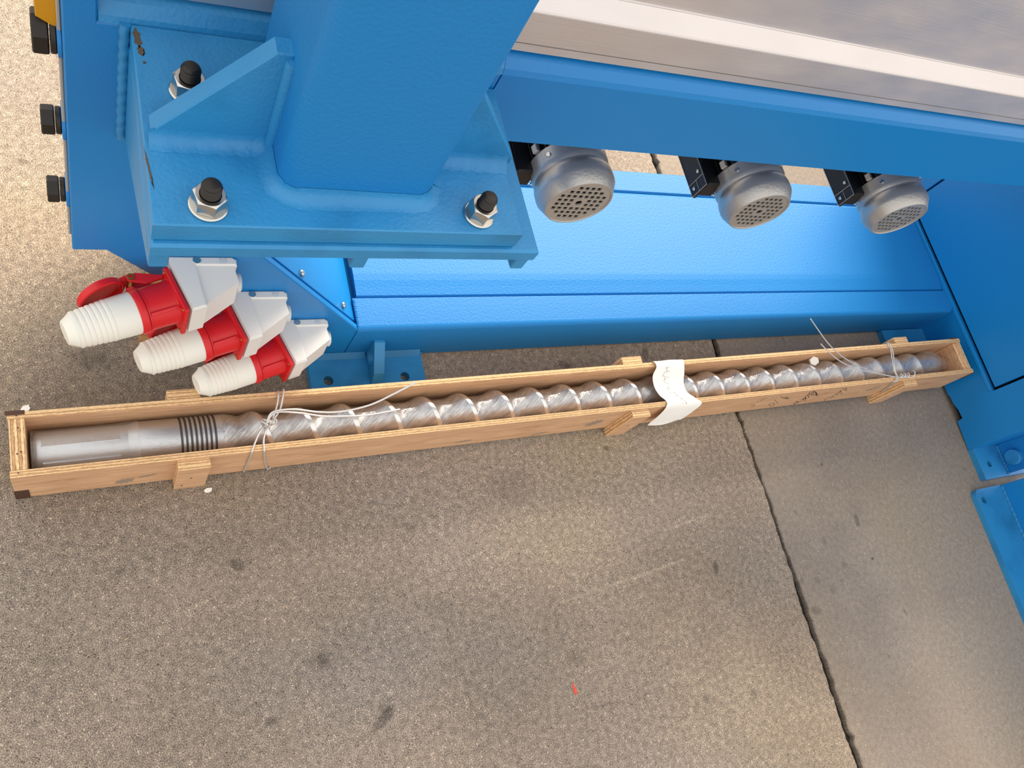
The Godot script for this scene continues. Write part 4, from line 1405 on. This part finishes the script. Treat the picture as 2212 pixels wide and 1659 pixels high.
func paper_point(u: float, v: float) -> Vector3:
	# v runs from the rear board over the screw and down the front board
	var path := [Vector3(1.323, .095, -.1165), Vector3(1.321, .1235, -.1135), Vector3(1.327, .1222, -.0995), Vector3(1.318, .111, -.082), Vector3(1.322, .1005, -.060), Vector3(1.327, .1035, -.036), Vector3(1.325, .1235, -.0115), Vector3(1.318, .1225, .0035), Vector3(1.316, .088, .0125), Vector3(1.313, .052, .0175), Vector3(1.314, .036, .020)]
	var right := [1.412, 1.413, 1.412, 1.413, 1.411, 1.411, 1.414, 1.428, 1.421, 1.412, 1.400]
	var t := clampf(v, 0, .9999) * (path.size() - 1)
	var i := int(t); var f := t - i
	var g := func(k: int) -> Vector4:
		k = clampi(k, 0, path.size() - 1)
		return Vector4(path[k].x, path[k].y, path[k].z, right[k])
	var a: Vector4 = g.call(i - 1); var b: Vector4 = g.call(i); var c: Vector4 = g.call(i + 1); var d: Vector4 = g.call(i + 2)
	var q := 0.5 * ((2.0 * b) + (c - a) * f + (2.0 * a - 5.0 * b + 4.0 * c - d) * f * f + (3.0 * b - a - 3.0 * c + d) * f * f * f)
	var x := lerpf(q.x, q.w, u)
	var y := q.y
	if v > .9: y += (v - .9) * .12 * (u - .3) + .010 * pow(absf(u - .45) * 2.0, 2.0) * (v - .9) * 10.0
	return Vector3(x, y + .0016 * sin(u * 5.0 + v * 9.0), q.z + .001 * sin(u * 7.0 + v * 4.0))

func build_paper(T: Transform3D) -> void:
	var p := thing("paper_note", "torn white paper strip with faint handwriting draped across the crate and screw", "paper", T)
	var w := 25; var h := 81
	var pts := []
	for i in h:
		for j in w: pts.append(paper_point(float(j) / (w - 1), float(i) / (h - 1)))
	var g := MB.new()
	g.sheet(pts, w, h)
	part("sheet", g, M.paper, p)
	# a column of small handwritten characters: strokes as (u, v) pairs about a moving origin
	var r := RandomNumberGenerator.new(); r.seed = 8
	g = MB.new()
	var step := 0
	for k in 9:
		var v0 := .235 + k * .052
		var u0 := .40 + .012 * k
		for st in 5:
			var a := Vector2(u0 + r.randf_range(-.075, .05), v0 + r.randf_range(-.018, .018))
			var b := a + (Vector2(r.randf_range(.04, .09), r.randf_range(-.006, .006)) if r.randf() < .5 else Vector2(r.randf_range(-.03, .03), r.randf_range(.012, .026)))
			var line := []
			for i in 6:
				var q := a.lerp(b, i / 5.0)
				line.append(paper_point(q.x, q.y) + Vector3(0, .0007, .0003))
			g.tube(line, (.00030 if k < 3 else .00020), 5)
	part("handwriting", g, M.pencil, p, "faint pencil handwriting")

func build_ties(T: Transform3D) -> void:
	var R := .0018
	var t1 := thing("wire_tie", "grey wire tie knotted over the screw near its drive end", "wire", T)
	var line := func(called: String, pts: Array, parent: Node, r: float) -> void:
		var g := MB.new()
		g.tube(curve(pts), r, 8)
		part(called, g, M.wire, parent)
	line.call("rear_strand", [Vector3(.441, .06, -.1155), Vector3(.441, .112, -.1158), Vector3(.4386, .1228, -.108), Vector3(.4375, .122, -.098), Vector3(.432, .116, -.080), Vector3(.424, .108, -.063)], t1, R)
	line.call("rear_strand", [Vector3(.449, .06, -.1155), Vector3(.450, .116, -.1165), Vector3(.4485, .126, -.110), Vector3(.445, .1240, -.096), Vector3(.4386, .116, -.0776), Vector3(.427, .108, -.063)], t1, R)
	line.call("tail", [Vector3(.408, .103, -.050), Vector3(.4112, .112, -.0544), Vector3(.4174, .125, -.0666), Vector3(.4299, .13, -.0709), Vector3(.4636, .132, -.0697), Vector3(.5063, .130, -.0607), Vector3(.5492, .135, -.0556), Vector3(.6026, .145, -.0601), Vector3(.6498, .155, -.0743), Vector3(.6988, .165, -.0918)], t1, R)
	line.call("tail", [Vector3(.411, .103, -.049), Vector3(.4109, .110, -.0526), Vector3(.4193, .122, -.0648), Vector3(.4337, .126, -.0693), Vector3(.473, .124, -.0643), Vector3(.517, .118, -.0556), Vector3(.5629, .114, -.0526), Vector3(.6101, .112, -.0515), Vector3(.6741, .112, -.0572)], t1, R)
	line.call("front_strand", [Vector3(.410, .104, -.053), Vector3(.3952, .1155, -.036), Vector3(.3785, .1235, -.006), Vector3(.3755, .1215, .0022), Vector3(.376, .087, .0026), Vector3(.376, .035, .0024), Vector3(.377, .002, .002)], t1, R)
	line.call("front_strand", [Vector3(.412, .104, -.050), Vector3(.4007, .1155, -.0218), Vector3(.3975, .1232, -.002), Vector3(.398, .118, .0024), Vector3(.404, .080, .0026), Vector3(.411, .045, .0026), Vector3(.4205, .008, .0026), Vector3(.4235, .004, .0026), Vector3(.4255, .012, .0026)], t1, R)
	var g := MB.new()
	for k in 5:
		var c := Vector3(.409 + k * .0042, .1075 + .0015 * sin(k * 2.0), -.0575 + .001 * cos(k * 3.0))
		var b := Basis.from_euler(Vector3(.3 * sin(k * 1.7), .5 + .45 * k, .4 * cos(k * 2.3)))
		var loop := []
		for i in 20:
			var a := TAU * i / 20
			loop.append(c + b * Vector3(.0022 * sin(2 * a), .0065 * cos(a), (.0085 - .0006 * k) * sin(a)))
		g.tube(loop, R, 8, true)
	part("knot", g, M.wire, t1)
	R = .00150
	var t2 := thing("wire_tie", "grey wire tie coiled on the front crate board near the screw tip", "wire", T)
	line.call("rear_strand", [Vector3(2.162, .05, -.1155), Vector3(2.162, .117, -.1155), Vector3(2.1625, .1228, -.108), Vector3(2.172, .117, -.094), Vector3(2.174, .108, -.070), Vector3(2.158, .112, -.033), Vector3(2.1447, .1215, -.0135)], t2, R)
	line.call("rear_strand", [Vector3(2.169, .05, -.1155), Vector3(2.169, .117, -.1155), Vector3(2.1695, .1228, -.106), Vector3(2.178, .117, -.089), Vector3(2.178, .108, -.0624), Vector3(2.161, .1125, -.0326), Vector3(2.149, .1215, -.0135)], t2, R)
	line.call("front_strand", [Vector3(2.144, .1225, -.012), Vector3(2.130, .1225, .001), Vector3(2.130, .112, .003), Vector3(2.158, .065, .003), Vector3(2.176, .020, .003), Vector3(2.178, .0, .002)], t2, R)
	line.call("front_strand", [Vector3(2.149, .1225, -.012), Vector3(2.137, .1225, .001), Vector3(2.139, .112, .003), Vector3(2.165, .065, .003), Vector3(2.184, .020, .003), Vector3(2.186, .0, .002)], t2, R)
	line.call("tail", [Vector3(2.1878, .1245, -.0082), Vector3(2.1443, .1245, -.0087), Vector3(2.0952, .128, -.0164), Vector3(2.0293, .135, -.0323), Vector3(1.9656, .15, -.0482), Vector3(1.9005, .17, -.0682), Vector3(1.831, .2, -.0962), Vector3(1.7687, .235, -.1274), Vector3(1.7353, .255, -.1438)], t2, R)
	line.call("tail", [Vector3(2.140, .124, -.010), Vector3(2.0979, .127, -.017), Vector3(2.0337, .13, -.0299), Vector3(1.9792, .135, -.0428), Vector3(1.923, .145, -.0602), Vector3(1.8743, .16, -.0825), Vector3(1.8343, .175, -.1062)], t2, R)
	var co := []
	for i in 70:
		var a := i * .32
		var rr := .0060 if i < 55 else .0060 + (i - 55) * .0004
		co.append(Vector3(2.147 + i * .00078 + (maxf(0, i - 55)) * .0006, .1285 + rr * sin(a), -.010 + rr * cos(a)))
	line.call("coil", co, t2, R)
